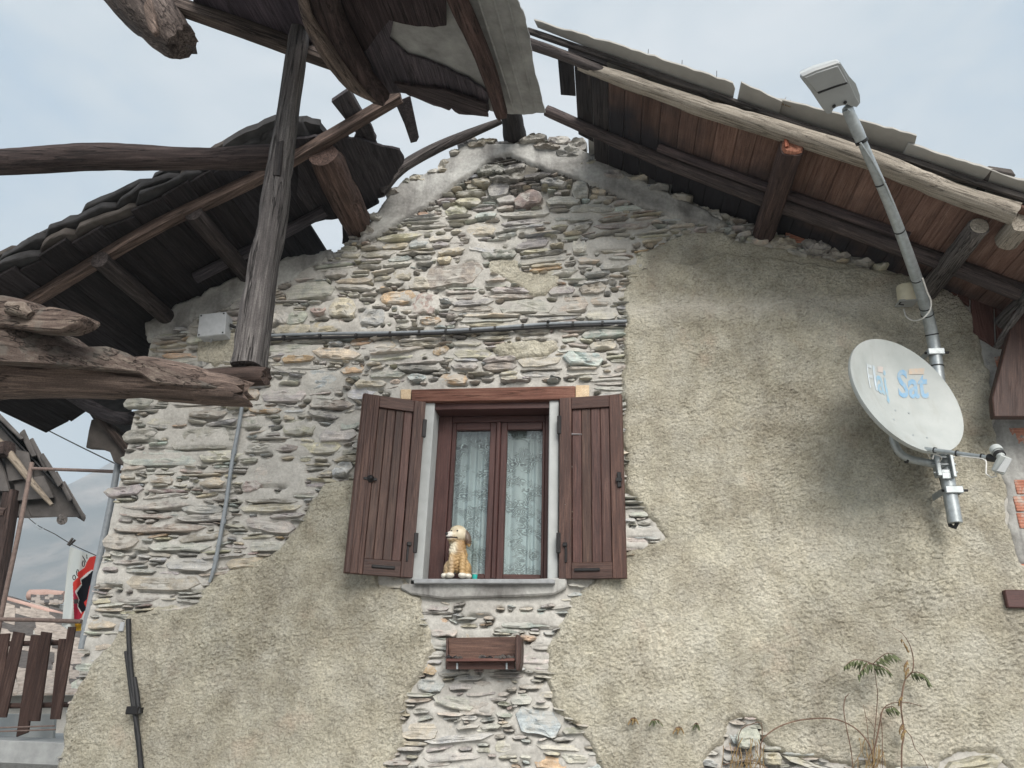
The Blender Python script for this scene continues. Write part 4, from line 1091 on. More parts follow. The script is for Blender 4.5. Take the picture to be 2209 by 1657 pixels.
# ================================================================ ruined timber canopy in front (a neighbour's porch)
can = empty('timber_canopy', (-1.6, 3.0, 2.8), 'ruined timber porch of weathered logs and grey sheet, its post standing on a split beam', 'canopy')
W_ = M['weathered']
# post
tube('post', [P(536, 795, 3.0), P(556, 660, 3.0), P(590, 460, 3.0), P(622, 240, 3.0), P(648, 55, 3.0)], [.088, .082, .078, .064, .064], W_, can, 20, .05, 3.4, .8, wob=.07, wf=4, tint=(.90, .91, .94), chip=.12, twist=.25)
prism('mortise', [P(597, 306, 2.925), P(611, 302, 2.925), P(603, 378, 2.925), P(588, 378, 2.925)], (0, .02, 0), M['soot'], can, .002)
# ledger log to the left, branch-like
tube('log', [P(-600, 372, 3.12), P(-60, 352, 3.08), P(60, 347, 3.08), P(180, 339, 3.08), P(330, 341, 3.08), P(450, 343, 3.08), P(600, 340, 3.08)], [.070, .066, .068, .070, .062, .054, .066], M['beam'], can, 16, .05, 2.3, wob=.13, wf=5, tint=(.62, .56, .60))
# split beam and its log under the post
tube('beam', [P(395, 818, 2.98), P(480, 815, 2.98), P(545, 812, 2.97), P(578, 812, 2.96)], [.040, .044, .046, .040], M['beam'], can, 16, .04, 2.6, .95, wob=.10, wf=7, rag=.015, tint=(.7, .6, .58))
tube('beam', [PZ(-140, 800, 2.88) * 0 + P(-600, 760, 2.45), P(-120, 786, 2.62), P(60, 794, 2.70), P(220, 808, 2.76), P(360, 822, 2.82), P(450, 836, 2.87), P(532, 850, 2.92)], [.160, .150, .128, .106, .090, .076, .058], M['beam'], can, 20, .05, 2.5, .95, wob=.08, wf=4, rag=.05, chip=.15, tint=(1.5, 1.36, 1.30))
# weathered upper plank with an eaten edge
UP = [(-400, 680), (-80, 690), (0, 700), (60, 708), (122, 716), (150, 738), (172, 746), (232, 748), (262, 766), (304, 778), (330, 786), (370, 800), (420, 818), (470, 836), (400, 834), (330, 826), (300, 806), (228, 796), (160, 790), (60, 782), (-80, 775), (-400, 760)]
prism('plank', [P(a, b, 2.44 + .40 * max(0, a) / 500) for a, b in UP], (.02, .10, .02), M['mossy'], can, .008, (1, .1, -.15), jit=.004, tint=(.70, .69, .70))
UP2 = [(-300, 640), (-80, 640), (0, 634), (40, 642), (58, 648), (66, 662), (108, 661), (150, 670), (178, 682), (160, 700), (128, 714), (60, 712), (0, 702), (-80, 700), (-300, 700)]
prism('plank', [P(a, b, 2.42) for a, b in UP2], (.03, .09, .015), M['mossy'], can, .010, (1, .1, -.05), jit=.006, tint=(.86, .83, .83))
tube('knot', [P(20, 664, 2.40), P(50, 668, 2.40), P(66, 680, 2.41)], [.03, .034, .02], M['mossy'], can, 12, .03, 2.2, wob=.25)
# roof of the canopy: one sloping plane
CP, CN = (-1.6, 3.0, 4.86), (.30, -.10, 1)
def onC(px, py, off=0.0): return PP(px, py, (CP[0], CP[1], CP[2] + off), CN)
def cpoly(name, px, off, t, mat, tint=None, n=1, jit=0, grain=(0, 1, .1)):
    o = []
    for i in range(len(px)):
        a, b = np.array(px[i], float), np.array(px[(i + 1) % len(px)], float)
        for j in range(n):
            q = a + (b - a) * j / n
            if j: q = q + RS.uniform(-jit, jit, 2)
            o.append(onC(q[0], q[1], off))
    return prism(name, o, (.0, .0, t), mat, can, .002, grain, tint)
# grey sheet and dark covering boards
cpoly('cement_sheet', [(740, -420), (1000, -420), (1080, -120), (1116, 0), (1132, 34), (1140, 70), (1148, 110), (1153, 150), (1166, 200), (1177, 244), (1140, 247), (1104, 247), (1058, 240), (985, 205), (800, 120), (760, 40)], .10, .012, M['sheet'], n=4, jit=1.6)
for a, b in (((1012, -60), (1110, 242)), ((1048, -60), (1132, 242)), ((1080, -60), (1156, 240))):
    tube('sheet_ridge', [onC(*a, .100), onC((a[0] + b[0]) / 2, (a[1] + b[1]) / 2, .100), onC(*b, .100)], .007, M['sheet'], can, 8, .2, 2)
cpoly('deck_board', [(330, -420), (640, -420), (664, 60), (700, 132), (612, 98), (520, 66), (424, 36)], .07, .03, M['soot'], (1.9, 1.7, 2.1), n=3, jit=2)
cpoly('deck_board', [(600, -420), (860, -420), (962, 0), (963, 56), (936, 60), (900, 58), (868, 52), (840, 44), (790, 110), (720, 120), (690, 80)], .055, .025, M['beam'], (.46, .40, .48), n=2, jit=2)
cpoly('deck_board', [(700, 40), (760, 20), (820, 20), (850, 40), (840, 84), (880, 120), (940, 140), (1012, 172), (1052, 200), (1056, 238), (1050, 252), (1020, 248), (990, 246), (976, 232), (970, 239), (920, 222), (878, 203), (830, 200)], .075, .02, M['soot'], (2.3, 2.2, 2.5), n=3, jit=2)
cpoly('deck_board', [(850, 180), (900, 188), (960, 196), (1050, 226), (1054, 253), (1020, 249), (990, 247), (973, 234), (968, 239), (880, 206)], .04, .02, M['weathered'], (.42, .36, .40), n=2, jit=1.5, grain=(1, .3, -.3))
# edge beam, diagonal rafter with a pale weathered flank, reddish pole, log at the top left
tube('edge_beam', [onC(380, 12, .02), onC(520, 60, .02), onC(650, 108, .02), onC(735, 140, .02)], [.04, .042, .042, .036], M['weathered'], can, 12, .08, 5, wob=.06, tint=(.66, .58, .55))
tube('rafter', [onC(660, -420, -.03), onC(688, -60, -.03), onC(694, 20, -.03), onC(736, 100, -.03), onC(780, 165, -.02), onC(826, 213, -.01)], [.088, .088, .088, .082, .070, .050], M['beam'], can, 16, .05, 5, .9, wob=.07, wf=6, rag=.015, chip=.15, tint=(.58, .50, .55), twist=.3)
tube('flank', [onC(648, -30, -.15), onC(664, 40, -.15), onC(694, 92, -.145), onC(728, 140, -.13), onC(760, 182, -.11), onC(806, 216, -.06)], [.022, .028, .038, .042, .034, .012], M['weathered'], can, 12, .04, 3, 1.0, wob=.12, wf=8, rag=.01, chip=.2, tint=(1.15, 1.0, .92))
tube('pole', [onC(850, -420, .03), onC(966, -60, .03), onC(988, 0, .03), onC(1024, 80, .03), onC(1056, 160, .03), onC(1082, 248, .03)], [.044, .044, .046, .044, .042, .034], M['beam'], can, 14, .06, 2.6, wob=.08, rag=.02, tint=(.95, .74, .74))
LG = [P(190, -130, 2.86), P(292, -10, 2.90), P(348, 50, 2.95), P(392, 98, 3.0)]
tube('log', LG, [.20, .185, .160, .118], M['weathered'], can, 26, .03, 2.8, .80, wob=.10, wf=7, rag=.03, chip=.25, tint=(1.0, .90, .88))
for k in range(0):                                          # splinters and splits along the log's lower face
    u = k / 6.0
    a = (306 + 100 * u, -8 + 6 * u); b = (352 + 80 * u, 70 + 22 * math.sin(u * 3)); c = (378 + 56 * u, 108 - 18 * u)
    tube('splinter', [P(*a, 2.80), P(*b, 2.84), P(*c, 2.93)], [.010, .012, .006], M['weathered'], can, 6, .04, 3, .6, wob=.2, rag=.01, tint=(1.0, .88, .82) if k % 2 else (.7, .6, .6))
prism('bark_strip', [P(300, -20, 2.78), P(322, -20, 2.78), P(332, 30, 2.79), P(340, 66, 2.82), P(330, 74, 2.82), P(318, 60, 2.81)], (.0, .03, .0), M['weathered'], can, .006, (.4, 0, -.6), tint=(1.3, 1.08, .98))

# ================================================================ satellite dish
mast_y = 4.80
dish = empty('satellite_dish', P(1990, 1000, 4.85), 'large white satellite dish with faded blue lettering on its grey bracket', 'satellite dish')
Dc = P(1957, 849, 4.52)
vd = (Dc - EYE) / np.linalg.norm(Dc - EYE)
cx_, cy_, cz_ = CAMM[:, 0], CAMM[:, 1], CAMM[:, 2]
mj = np.array([170.0, -238.0]); mj /= np.linalg.norm(mj)   # long axis in the picture (x right, y up)
mi = np.array([-mj[1], mj[0]])
def cam2(v2):                                              # a picture direction, square to the view ray
    w = cx_ * v2[0] + cy_ * v2[1]; w = w - vd * w.dot(vd); return w / np.linalg.norm(w)
A1, A2 = cam2(mj), cam2(mi)
ratio = .535
Nd = ratio * (-vd) + math.sqrt(1 - ratio ** 2) * A2; Nd /= np.linalg.norm(Nd)
RDISH = .392
# dish frame: v = "up" of the lettering, u = its right
upi = cam2((-.42, .91)); vv = upi - Nd * upi.dot(Nd)
# solve so that the projected "up" runs along the lettering's stems
best = None
for q in np.linspace(0, 2 * math.pi, 721):
    e1 = A1 - Nd * A1.dot(Nd); e1 /= np.linalg.norm(e1); e2 = np.cross(Nd, e1)
    t = e1 * math.cos(q) + e2 * math.sin(q)
    tp = t - vd * t.dot(vd); tp /= np.linalg.norm(tp)
    sc = tp.dot(upi)
    if best is None or sc > best[0]: best = (sc, t)
vv = best[1]; uu = np.cross(vv, Nd)
def dish_pt(u, v, lift=0.0):
    r2 = u * u + v * v
    return Dc + uu * u + vv * v + Nd * (-.085 * (1 - r2 / RDISH ** 2) + lift)
nR, nA = 14, 64
V, F = [], []
for i in range(nR + 1):
    for k in range(nA):
        r = RDISH * max(i / nR, .004); t = 2 * math.pi * k / nA
        V.append(dish_pt(r * math.cos(t), r * math.sin(t)))
for i in range(nR):
    for k in range(nA):
        a, b = i * nA + k, i * nA + (k + 1) % nA; F.append((a, b, b + nA, a + nA))
# rolled rim and back
for (rr, nn) in ((RDISH + .006, .002), (RDISH + .008, -.012), (RDISH + .002, -.026), (RDISH - .012, -.028), (RDISH * .8, -.060), (RDISH * .4, -.095), (.004, -.108)):
    for k in range(nA):
        t = 2 * math.pi * k / nA; V.append(Dc + uu * rr * math.cos(t) + vv * rr * math.sin(t) + Nd * nn)
for i in range(nR, nR + 7):
    for k in range(nA):
        a, b = i * nA + k, i * nA + (k + 1) % nA; F.append((a, b, b + nA, a + nA))
me = mesh('reflector', V, F, 50); refl = link('reflector', me, M['dish'], dish)
# lettering, laid on the bowl
def text_mesh(txt, size, bold):
    cu = bpy.data.curves.new('lettering', 'FONT'); cu.body = txt; cu.size = size; cu.offset = bold; cu.resolution_u = 3; cu.space_character = .98
    o = bpy.data.objects.new('lettering', cu); COL.objects.link(o); bpy.context.view_layer.update()
    me = bpy.data.meshes.new_from_object(o.evaluated_get(bpy.context.evaluated_depsgraph_get()))
    bpy.data.objects.remove(o); bpy.data.curves.remove(cu)
    bm = bmesh.new(); bm.from_mesh(me); bpy.data.meshes.remove(me)
    bmesh.ops.triangulate(bm, faces=bm.faces[:]); bmesh.ops.subdivide_edges(bm, edges=[e for e in bm.edges if e.calc_length() > .03], cuts=2)
    v = np.array([q.co[:2] for q in bm.verts]); bm.verts.index_update(); f = [tuple(q.index for q in p.verts) for p in bm.faces]; bm.free()
    return v, f
def pix2dish(px, py):
    q = PP(px, py, Dc - Nd * .05, Nd) - Dc; return q.dot(uu), q.dot(vv)
def letter(txt, pa, pb, ph, col, bold=.006, lift=.0025, par=None):
    """baseline from pixel pa to pb, capital height reaching pixel ph"""
    v, f = text_mesh(txt, 1.0, bold)
    (ua, va), (ub, vb_), (uh, vh) = pix2dish(*pa), pix2dish(*pb), pix2dish(*ph)
    w = v[:, 0].max() - v[:, 0].min(); h = .70
    n = (v - [v[:, 0].min(), 0]) / [w, h]
    U = ua + n[:, 0] * (ub - ua) + n[:, 1] * (uh - ua); Vv = va + n[:, 0] * (vb_ - va) + n[:, 1] * (vh - va)
    me = mesh('lettering', [dish_pt(a, b, lift) for a, b in zip(U, Vv)], f); setcol(me, np.tile(np.array([*col, 1.0]), (len(v), 1)))
    return link('lettering', me, M['print'], refl)
letter('Sat', (1948, 849), (2004, 857), (1936, 797), (.16, .37, .60), .022)
letter('aj', (1901, 842), (1925, 847), (1888, 789), (.22, .42, .58), .015)
letter('l', (1894, 838), (1900, 840), (1881, 787), (.45, .55, .64), .01)
letter('F', (1878, 835), (1891, 838), (1866, 785), (.55, .62, .68), .0)
# warm remains of print over the "at"
for (pp, c) in ([(1958, 798), (1985, 801), (1987, 812), (1960, 808)], (.56, .42, .31)), ([(1893, 789), (1906, 791), (1908, 802), (1895, 800)], (.56, .48, .45)):
    vs_ = [dish_pt(*pix2dish(*q), .0025) for q in pp]
    me = mesh('print_patch', vs_, [(0, 3, 2, 1)]); setcol(me, np.tile([*c, 1.0], (4, 1))); link('print_patch', me, M['print'], refl)
for px, py in ((1939, 880), (1968, 886), (1931, 903), (1968, 940), (1997, 946)):
    u, v = pix2dish(px, py); lathe('screw', dish_pt(u, v, .000), Nd, [(.007, 0), (.0065, .003), (.002, .004)], M['galv'], refl, 10)
# feed arm and receiver head
a0, a1 = Dc + (PP(2000, 968, Dc, Nd) - Dc) * .99 - Nd * .01, P(2152, 990, 4.12)
d = (a1 - a0)
tube('feed_arm', [a0, a0 + d * .5, a1], .0115, M['galv'], dish, 10, .1, 5)
for t in (.14, .46, .80):
    c = a0 + d * t; tube('cable_tie', [c - d * .006, c + d * .006], .0165, M['rubber'], dish, 10, .02, 5)
tube('feed_clamp', [a0 + d * .88, a0 + d * .98, a1 + d * .02], [.02, .021, .016], M['rubber'], dish, 10, .03)
h0 = P(2150, 972, 4.10); h1 = P(2168, 998, 4.05)
hd = (h1 - h0) / np.linalg.norm(h1 - h0)
lathe('receiver_cap', h0 - hd * .008, -hd, [(.030, -.02), (.031, .0), (.027, .014), (.014, .022), (.002, .024)], M['dish'], dish, 22)
tube('receiver_neck', [h0 - hd * .005, h0 + hd * .055], [.024, .02], M['dish'], dish, 14, .03)
tube('neck_clamp', [h0 + hd * .022, h0 + hd * .040], .0275, M['rubber'], dish, 14, .02)
side = np.cross(hd, vd); side /= np.linalg.norm(side)
b0 = P(2164, 982, 4.02); b1 = P(2146, 1018, 4.06)
bd = (b1 - b0) / np.linalg.norm(b1 - b0); bs = np.cross(bd, vd); bs /= np.linalg.norm(bs); bn = np.cross(bd, bs)
rec = prism('receiver_body', [b0 - bs * .018 - bn * .02, b0 + bs * .04 - bn * .02, b1 + bs * .04 - bn * .02, b1 - bs * .018 - bn * .02], bn * .05, M['dish'], dish, .006)
prism('label_plate', [P(2169, 988, 3.97), P(2184, 990, 3.97), P(2168, 1020, 3.97), P(2150, 1016, 3.97)], (0, .01, 0), M['lampgrey'], dish, .001, tint=None)
tube('cable', [P(2146, 1018, 4.06), P(2150, 1028, 4.06), P(2138, 1030, 4.08), P(2127, 1022, 4.09), P(2128, 1000, 4.10), P(2120, 990, 4.14), P(2080, 985, 4.25), P(2040, 978, 4.40), P(2016, 974, 4.48), P(2012, 990, 4.5), P(2004, 985, 4.52), P(2000, 975, 4.56)], .0036, M['whitecable'], dish, 6, .03)
tube('cable', [P(1915, 930, 4.60), P(1950, 955, 4.60), P(1990, 973, 4.58), P(2030, 985, 4.66), P(2024, 1000, 4.75)], .0032, M['whitecable'], dish, 6, .03)
# bracket: bent tube behind, clamp plates on the mast
tube('bracket_arm', [P(1925, 925, 4.74), P(1927, 950, 4.75), P(1940, 976, 4.76), P(1962, 990, 4.77), P(2000, 998, 4.78), P(2040, 1008, 4.79)], .024, M['galv'], dish, 14, .03, tint=None)
tube('cable_tie', [P(1954, 990, 4.775), P(1959, 991, 4.775)], .0265, M['rubber'], dish, 12, .02)
tube('cable_tie', [P(2018, 1002, 4.785), P(2023, 1003, 4.785)], .0265, M['rubber'], dish, 12, .02)
q = P(2040, 1000, 4.73)
box('clamp_plate', q + np.array([-.055, -.002, -.075]), q + np.array([-.028, .06, .075]), M['galv'], dish, .004)
box('clamp_plate', q + np.array([.028, -.01, -.085]), q + np.array([.048, .08, .07]), M['galv'], dish, .004)
box('clamp_plate', q + np.array([-.027, .015, -.09]), q + np.array([.027, .03, -.03]), M['galv'], dish, .004)
for dz in (-.05, .0, .045):
    tube('bolt', [q + np.array([-.07, .02, dz]), q + np.array([.065, .02, dz])], .006, M['galv'], dish, 8, .1)

# ================================================================ street lamp on its bent pole
lamp = empty('street_lamp', P(2055, 1120, mast_y), 'grey street lamp on a bent steel pole clamped to the wall beside the dish', 'street lamp')
pp = [P(2061, 1128, 4.80), P(2040, 1000, 4.80), P(2022, 800, 4.80), P(2006, 700, 4.74), P(1984, 622, 4.50), P(1956, 540, 4.18), P(1919, 443, 3.86), P(1868, 325, 3.60), P(1838, 256, 3.49)]
tube('pole', pp, [.040, .040, .039, .037, .034, .031, .028, .025, .024], M['galv'], lamp, 20, .06)
tube('pole_sleeve', [P(1858, 303, 3.563), P(1848, 280, 3.525), P(1828, 236, 3.455)], [.030, .032, .029], M['galv'], lamp, 18, .04)
tube('sleeve_ring', [P(1860, 308, 3.572), P(1857, 302, 3.562)], .0335, M['iron'], lamp, 18, .02)
for i, (px, py) in enumerate([(1895, 400), (1937, 496), (1978, 600), (1995, 663), (2001, 676), (2012, 723), (2022, 795)]):
    # rings of black cable tie round the pole
    cc, par = spline(pp, .02)
    pr = np.array([[ (CAMM.T @ (v - EYE)) ] for v in cc]).reshape(-1, 3); sx = CX + FPX * pr[:, 0] / -pr[:, 2]; sy = CY - FPX * pr[:, 1] / -pr[:, 2]
    k = int(np.argmin((sy - py) ** 2)); k = min(max(k, 1), len(cc) - 2); t = cc[k + 1] - cc[k - 1]; t /= np.linalg.norm(t)
    tube('cable_tie', [cc[k] - t * .004, cc[k] + t * .004], np.interp(par[k], range(9), [.040, .040, .039, .037, .034, .031, .028, .025, .024]) + .0028, M['rubber'], lamp, 16, .02)
tube('cable', [P(1856, 308, 3.53), P(1880, 345, 3.60), P(1907, 394, 3.72), P(1926, 438, 3.83), P(1953, 505, 4.04), P(1978, 580, 4.31), P(1994, 630, 4.50)], .0055, M['galv'], lamp, 8, .04)
tube('cable', [P(1950, 668, 4.86), P(1956, 684, 4.80), P(1972, 692, 4.74), P(1992, 686, 4.62), P(2007, 668, 4.58), P(2008, 648, 4.54), P(2001, 632, 4.48), P(1990, 600, 4.38)], .005, M['whitecable'], lamp, 8, .025)
# wall clamps
for (px, py) in ((2014, 764), (2052, 1060)):
    q = P(px, py, 4.80)
    box('wall_clamp', q + np.array([-.05, -.052, -.022]), q + np.array([.05, -.040, .022]), M['galv'], lamp, .004)
    box('wall_clamp', q + np.array([.040, -.039, -.02]), q + np.array([.05, .16, .02]), M['galv'], lamp, .003)
    box('wall_clamp', q + np.array([-.05, -.039, -.02]), q + np.array([-.04, .16, .02]), M['galv'], lamp, .003)
    tube('bolt', [q + np.array([-.06, -.02, 0]), q + np.array([.085, -.02, 0])], .008, M['iron'], lamp, 8, .1)
tube('cable', [P(2030, 1030, 4.86), P(2042, 1080, 4.86), P(2046, 1112, 4.86), P(2050, 1134, 4.84), P(2060, 1138, 4.82), P(2066, 1126, 4.80), P(2064, 1110, 4.80)], .012, M['rubber'], lamp, 10, .03)
# lamp head: a rounded tapering box seen from below
LY = 4.10
cor = [(1729, 166), (1812, 134), (1852, 216), (1838, 232), (1782, 246), (1776, 240)]
def lampP(px, py, y): return P(px, py, y)
# underside plane through three points: near edge closer to the lane
_hg = P(1836, 240, 3.45); L0 = PP(1731, 166, _hg, (-.25, .30, 1)); L1 = PP(1813, 137, _hg, (-.25, .30, 1)); L2 = PP(1846, 232, _hg, (-.25, .30, 1))
ln = np.cross(L1 - L0, L2 - L0); ln /= np.linalg.norm(ln)
if ln[2] < 0: ln = -ln
def onLamp(px, py, off=0): return PP(px, py, L0 + ln * off, ln)
low = [(1731, 165), (1760, 152), (1790, 142), (1808, 136), (1814, 138), (1832, 176), (1846, 208), (1854, 222), (1850, 230), (1838, 231), (1828, 226), (1806, 231), (1798, 236), (1794, 246), (1784, 246), (1776, 236), (1752, 200), (1730, 172)]
prism('lamp_base', [onLamp(*q) for q in low], ln * .030, M['lampgrey'], lamp, .006, seg=2)
top = [(1729, 162), (1760, 148), (1795, 138), (1812, 134), (1832, 165), (1846, 180), (1855, 205), (1856, 222), (1848, 232), (1830, 226), (1790, 232), (1774, 232), (1750, 196)]
tc_ = np.mean([onLamp(*q, .03) for q in top], 0)
V = []; rings = [(1.0, .031), (1.0, .055), (.93, .080), (.72, .097), (.35, .105)]
for sc_, hh in rings:
    for q in top: V.append(tc_ + (onLamp(*q, .03) - tc_) * sc_ + ln * (hh - .03))
n = len(top); F = []
for i in range(len(rings) - 1):
    for k in range(n):
        a, b = i * n + k, i * n + (k + 1) % n; F.append((a, b, b + n, a + n))
F.append(tuple(range((len(rings) - 1) * n, len(rings) * n))); F.append(tuple(range(n))[::-1])
me = mesh('lamp_cover', V, F, 60); link('lamp_cover', me, M['lampwhite'], lamp)
prism('lamp_lens', [onLamp(*q, -.006) for q in ((1736, 168), (1762, 157), (1808, 142), (1828, 178), (1800, 186), (1762, 200))], ln * .008, M['lampgrey'], lamp, .003)
prism('lens_seam', [onLamp(*q, -.009) for q in ((1764, 200), (1800, 187), (1828, 178), (1829, 181), (1801, 190), (1766, 203))], ln * .006, M['iron'], lamp, .001)
tube('lamp_hinge', [onLamp(1832, 232, .03), onLamp(1826, 240, .01), P(1828, 238, 3.46)], [.025, .026, .028], M['galv'], lamp, 12, .03)
for px, py in ((1799, 229), (1823, 221)):
    q = onLamp(px, py, -.004); lathe('screw', q, -ln, [(.010, 0), (.009, .004), (.003, .005)], M['iron'], lamp, 10)
# cream terminal cap on the wall
cap = empty('terminal_cap', P(1955, 640, 4.95), 'cream plastic cap with loose wires, fixed on the roughcast beside the lamp pole', 'terminal box')
q = P(1958, 652, 4.88)
lathe('cap', q, (-.05, -.12, 1), [(.058, -.0), (.060, .006), (.056, .105), (.050, .122), (.03, .130), (.003, .131)], M['cream'], cap, 24)
tube('cap_arm', [q + np.array([0, .0, .03]), q + np.array([.02, .16, .03])], .018, M['galv'], cap, 10, .05)
box('cap_plate', q + np.array([-.07, -.05, -.012]), q + np.array([.05, .05, -.002]), M['lampgrey'], cap, .003)
tube('wire', [q + np.array([-.05, -.02, -.01]), q + np.array([-.07, -.03, -.03]), q + np.array([-.04, -.03, -.035])], .004, M['iron'], cap, 6, .02)

# ================================================================ wall fittings
jb = empty('junction_box', P(458, 700, 4.9), 'pale grey square junction box screwed under the left eave', 'junction box')
b0, b1, b2, b3 = P(430, 678, 4.86), P(488, 672, 4.86), P(485, 721, 4.86), P(424, 727, 4.86)
prism('box_lid', [b0, b1, b2, b3], (0, .022, 0), M['plastic'], jb, .005)
cen = (b0 + b1 + b2 + b3) / 4
prism('box_body', [cen + (p - cen) * .96 + np.array([0, .024, 0]) for p in (b0, b1, b2, b3)], (0, .115, 0), M['plastic'], jb, .004)
for p in (b0, b1, b2, b3):
    lathe('screw', cen + (p - cen) * .84 + np.array([0, -.001, 0]), (0, -1, 0), [(.007, 0), (.006, .003), (.002, .003)], M['iron'], jb, 8)
tube('cable_gland', [P(484, 700, 4.93), P(497, 701, 4.93)], [.026, .020], M['lampgrey'], jb, 14, .03)
tube('cable', [P(495, 701, 4.93), P(510, 707, 4.94), P(545, 715, 4.95), P(590, 722, 4.955)], .013, M['rubber'], jb, 10, .03)
tube('cable_gland', [P(455, 725, 4.93), P(455, 738, 4.93)], [.014, .009], M['plastic'], jb, 10, .03)
wc = empty('wall_cable', P(580, 725, 4.96), 'black cable with grey conduit running level across the stones above the window', 'cable')
tube('conduit', [P(575, 724, 4.95), P(700, 720, 4.95), P(850, 718, 4.95), P(960, 714, 4.95), P(1060, 708, 4.95), P(1180, 699, 4.95), P(1270, 696, 4.95), P(1352, 693, 4.95)], .0125, M['conduit'], wc, 10, .08, wob=.05)
tube('cable', [P(575, 733, 4.955), P(660, 729, 4.955), P(760, 727, 4.955), P(850, 722, 4.945), P(960, 719, 4.945), P(1060, 713, 4.945), P(1180, 706, 4.95), P(1270, 702, 4.955), P(1350, 702, 4.955)], .0115, M['rubber'], wc, 8, .06, wob=.1)
for px, py in ((612, 729), (690, 726), (768, 725), (842, 721), (905, 718), (962, 716), (1015, 713), (1068, 710), (1128, 705), (1182, 702), (1236, 700), (1300, 699)):
    tube('clip', [P(px - 2.5, py, 4.95), P(px + 2.5, py, 4.95)], .0205, M['rubber'], wc, 10, .02, 2.5)
tube('clip_stud', [P(1182, 699, 4.95), P(1183, 692, 4.93)], .011, M['rubber'], wc, 10, .02)
vc = empty('wall_conduit', P(452, 1255, 4.97), 'thin grey conduit running down the stones left of the window', 'conduit')
tube('conduit', [P(529, 830, 4.95), P(515, 920, 4.95), P(500, 1000, 4.945), P(487, 1090, 4.945), P(470, 1185, 4.945), P(462, 1225, 4.95), P(452, 1256, 4.965)], [.014] * 6 + [.010], M['conduit'], vc, 12, .06, wob=.03)
for px, py in ((505, 975), (482, 1125), (466, 1205)):
    tube('clip', [P(px + 1, py - 5, 4.95), P(px - 1, py + 5, 4.95)], .0185, M['conduit'], vc, 10, .03)
bc = empty('cable_bundle', P(300, 1600, 4.93), 'thick black cable bundle clamped to the lower left roughcast', 'cable')
tube('cable', [P(277, 1336, 4.935), P(278, 1380, 4.93), P(282, 1440, 4.93), P(289, 1500, 4.925), P(294, 1560, 4.925), P(301, 1620, 4.925), P(308, 1690, 4.925)], .0155, M['rubber'], bc, 10, .05, wob=.1)
tube('cable', [P(272, 1405, 4.94), P(278, 1450, 4.93), P(284, 1500, 4.92), P(291, 1545, 4.915), P(300, 1600, 4.92), P(304, 1690, 4.92)], .013, M['rubber'], bc, 10, .05, wob=.12)
tube('cable', [P(290, 1462, 4.93), P(296, 1500, 4.915), P(300, 1540, 4.91)], .014, M['rubber'], bc, 10, .05, wob=.1)
q = P(293, 1532, 4.93); box('clamp', q + np.array([-.042, -.045, -.025]), q + np.array([.038, -.01, .022]), M['iron'], bc, .005)
box('clamp_base', q + np.array([-.03, -.009, -.018]), q + np.array([.03, .07, .016]), M['iron'], bc, .003)
pb = P(262, 1352, 4.95); o = prism('cable_stub', [pb + np.array(v) for v in ((-.02, 0, -.03), (.015, 0, -.03), (.015, 0, .03), (-.015, 0, .03))], (0, .04, 0), M['plastic'], bc, .004)

# wooden shelf box under the window
sh = empty('wall_shelf', P(1040, 1440, 4.92), 'small brown wooden shelf box with dry crumbs, on the stones below the window', 'shelf')
def shp(px, py, y): return P(px, py, y)
S = M['shutter']
prism('back_board', [P(966, 1376, 4.935), P(1112, 1374, 4.935), P(1112, 1425, 4.935), P(963, 1428, 4.935)], (0, .018, 0), S, sh, .002, (1, 0, 0), tint=(1.3, 1.3, 1.2))
prism('shelf_board', [P(962, 1421, 4.80), P(1110, 1420, 4.80), P(1110, 1426, 4.80), P(962, 1427, 4.80)], (0, .134, 0), M['frame'], sh, .002, (1, 0, 0), tint=(1.9, 1.9, 1.7))
prism('apron_board', [P(963, 1429, 4.86), P(1110, 1428, 4.86), P(1110, 1444, 4.86), P(963, 1444, 4.86)], (0, .016, 0), S, sh, .002, (1, 0, 0), tint=(1.1, 1.0, 1.0))
dk = [(1113, 1369), (1118, 1369), (1123, 1376), (1124, 1400), (1123, 1430), (1119, 1446), (1113, 1447), (1111, 1420), (1111, 1385)]
prism('side_panel', [P(a, b, 4.79) for a, b in dk], (0.0, .165, 0), S, sh, .004, (0, 0, 1), tint=(.75, .75, .75))
prism('side_panel', [P(962, 1377, 4.93), P(967, 1377, 4.93), P(966, 1444, 4.87), P(961, 1444, 4.87)], (.004, .05, 0), S, sh, .002, (0, 0, 1), tint=(.8, .8, .8))
for px in (984, 1091):
    prism('hook', [P(px, 1430, 4.845), P(px + 4, 1430, 4.845), P(px + 4, 1444, 4.845), P(px, 1444, 4.845)], (0, .012, 0), M['galv'], sh, .001)
V0 = []
for k in range(26):
    px = RS.choice([RS.uniform(966, 990), RS.uniform(1035, 1052), RS.uniform(1066, 1108)]); y = RS.uniform(4.80, 4.92)
    q = P(px, 1421.5, 4.80); z = q[2] + .004; r = RS.uniform(.006, .016)
    V0.append(tube('crumb', [(q[0] - r, y, z), (q[0], y, z + r * .8), (q[0] + r, y, z)], r * .7, M['slabmid'] if k % 3 else M['soot'], sh, 6, .02, 2, wob=.4, wf=40, rag=.006))
o = joinm('crumbs', V0); tag(o, kind='stuff')

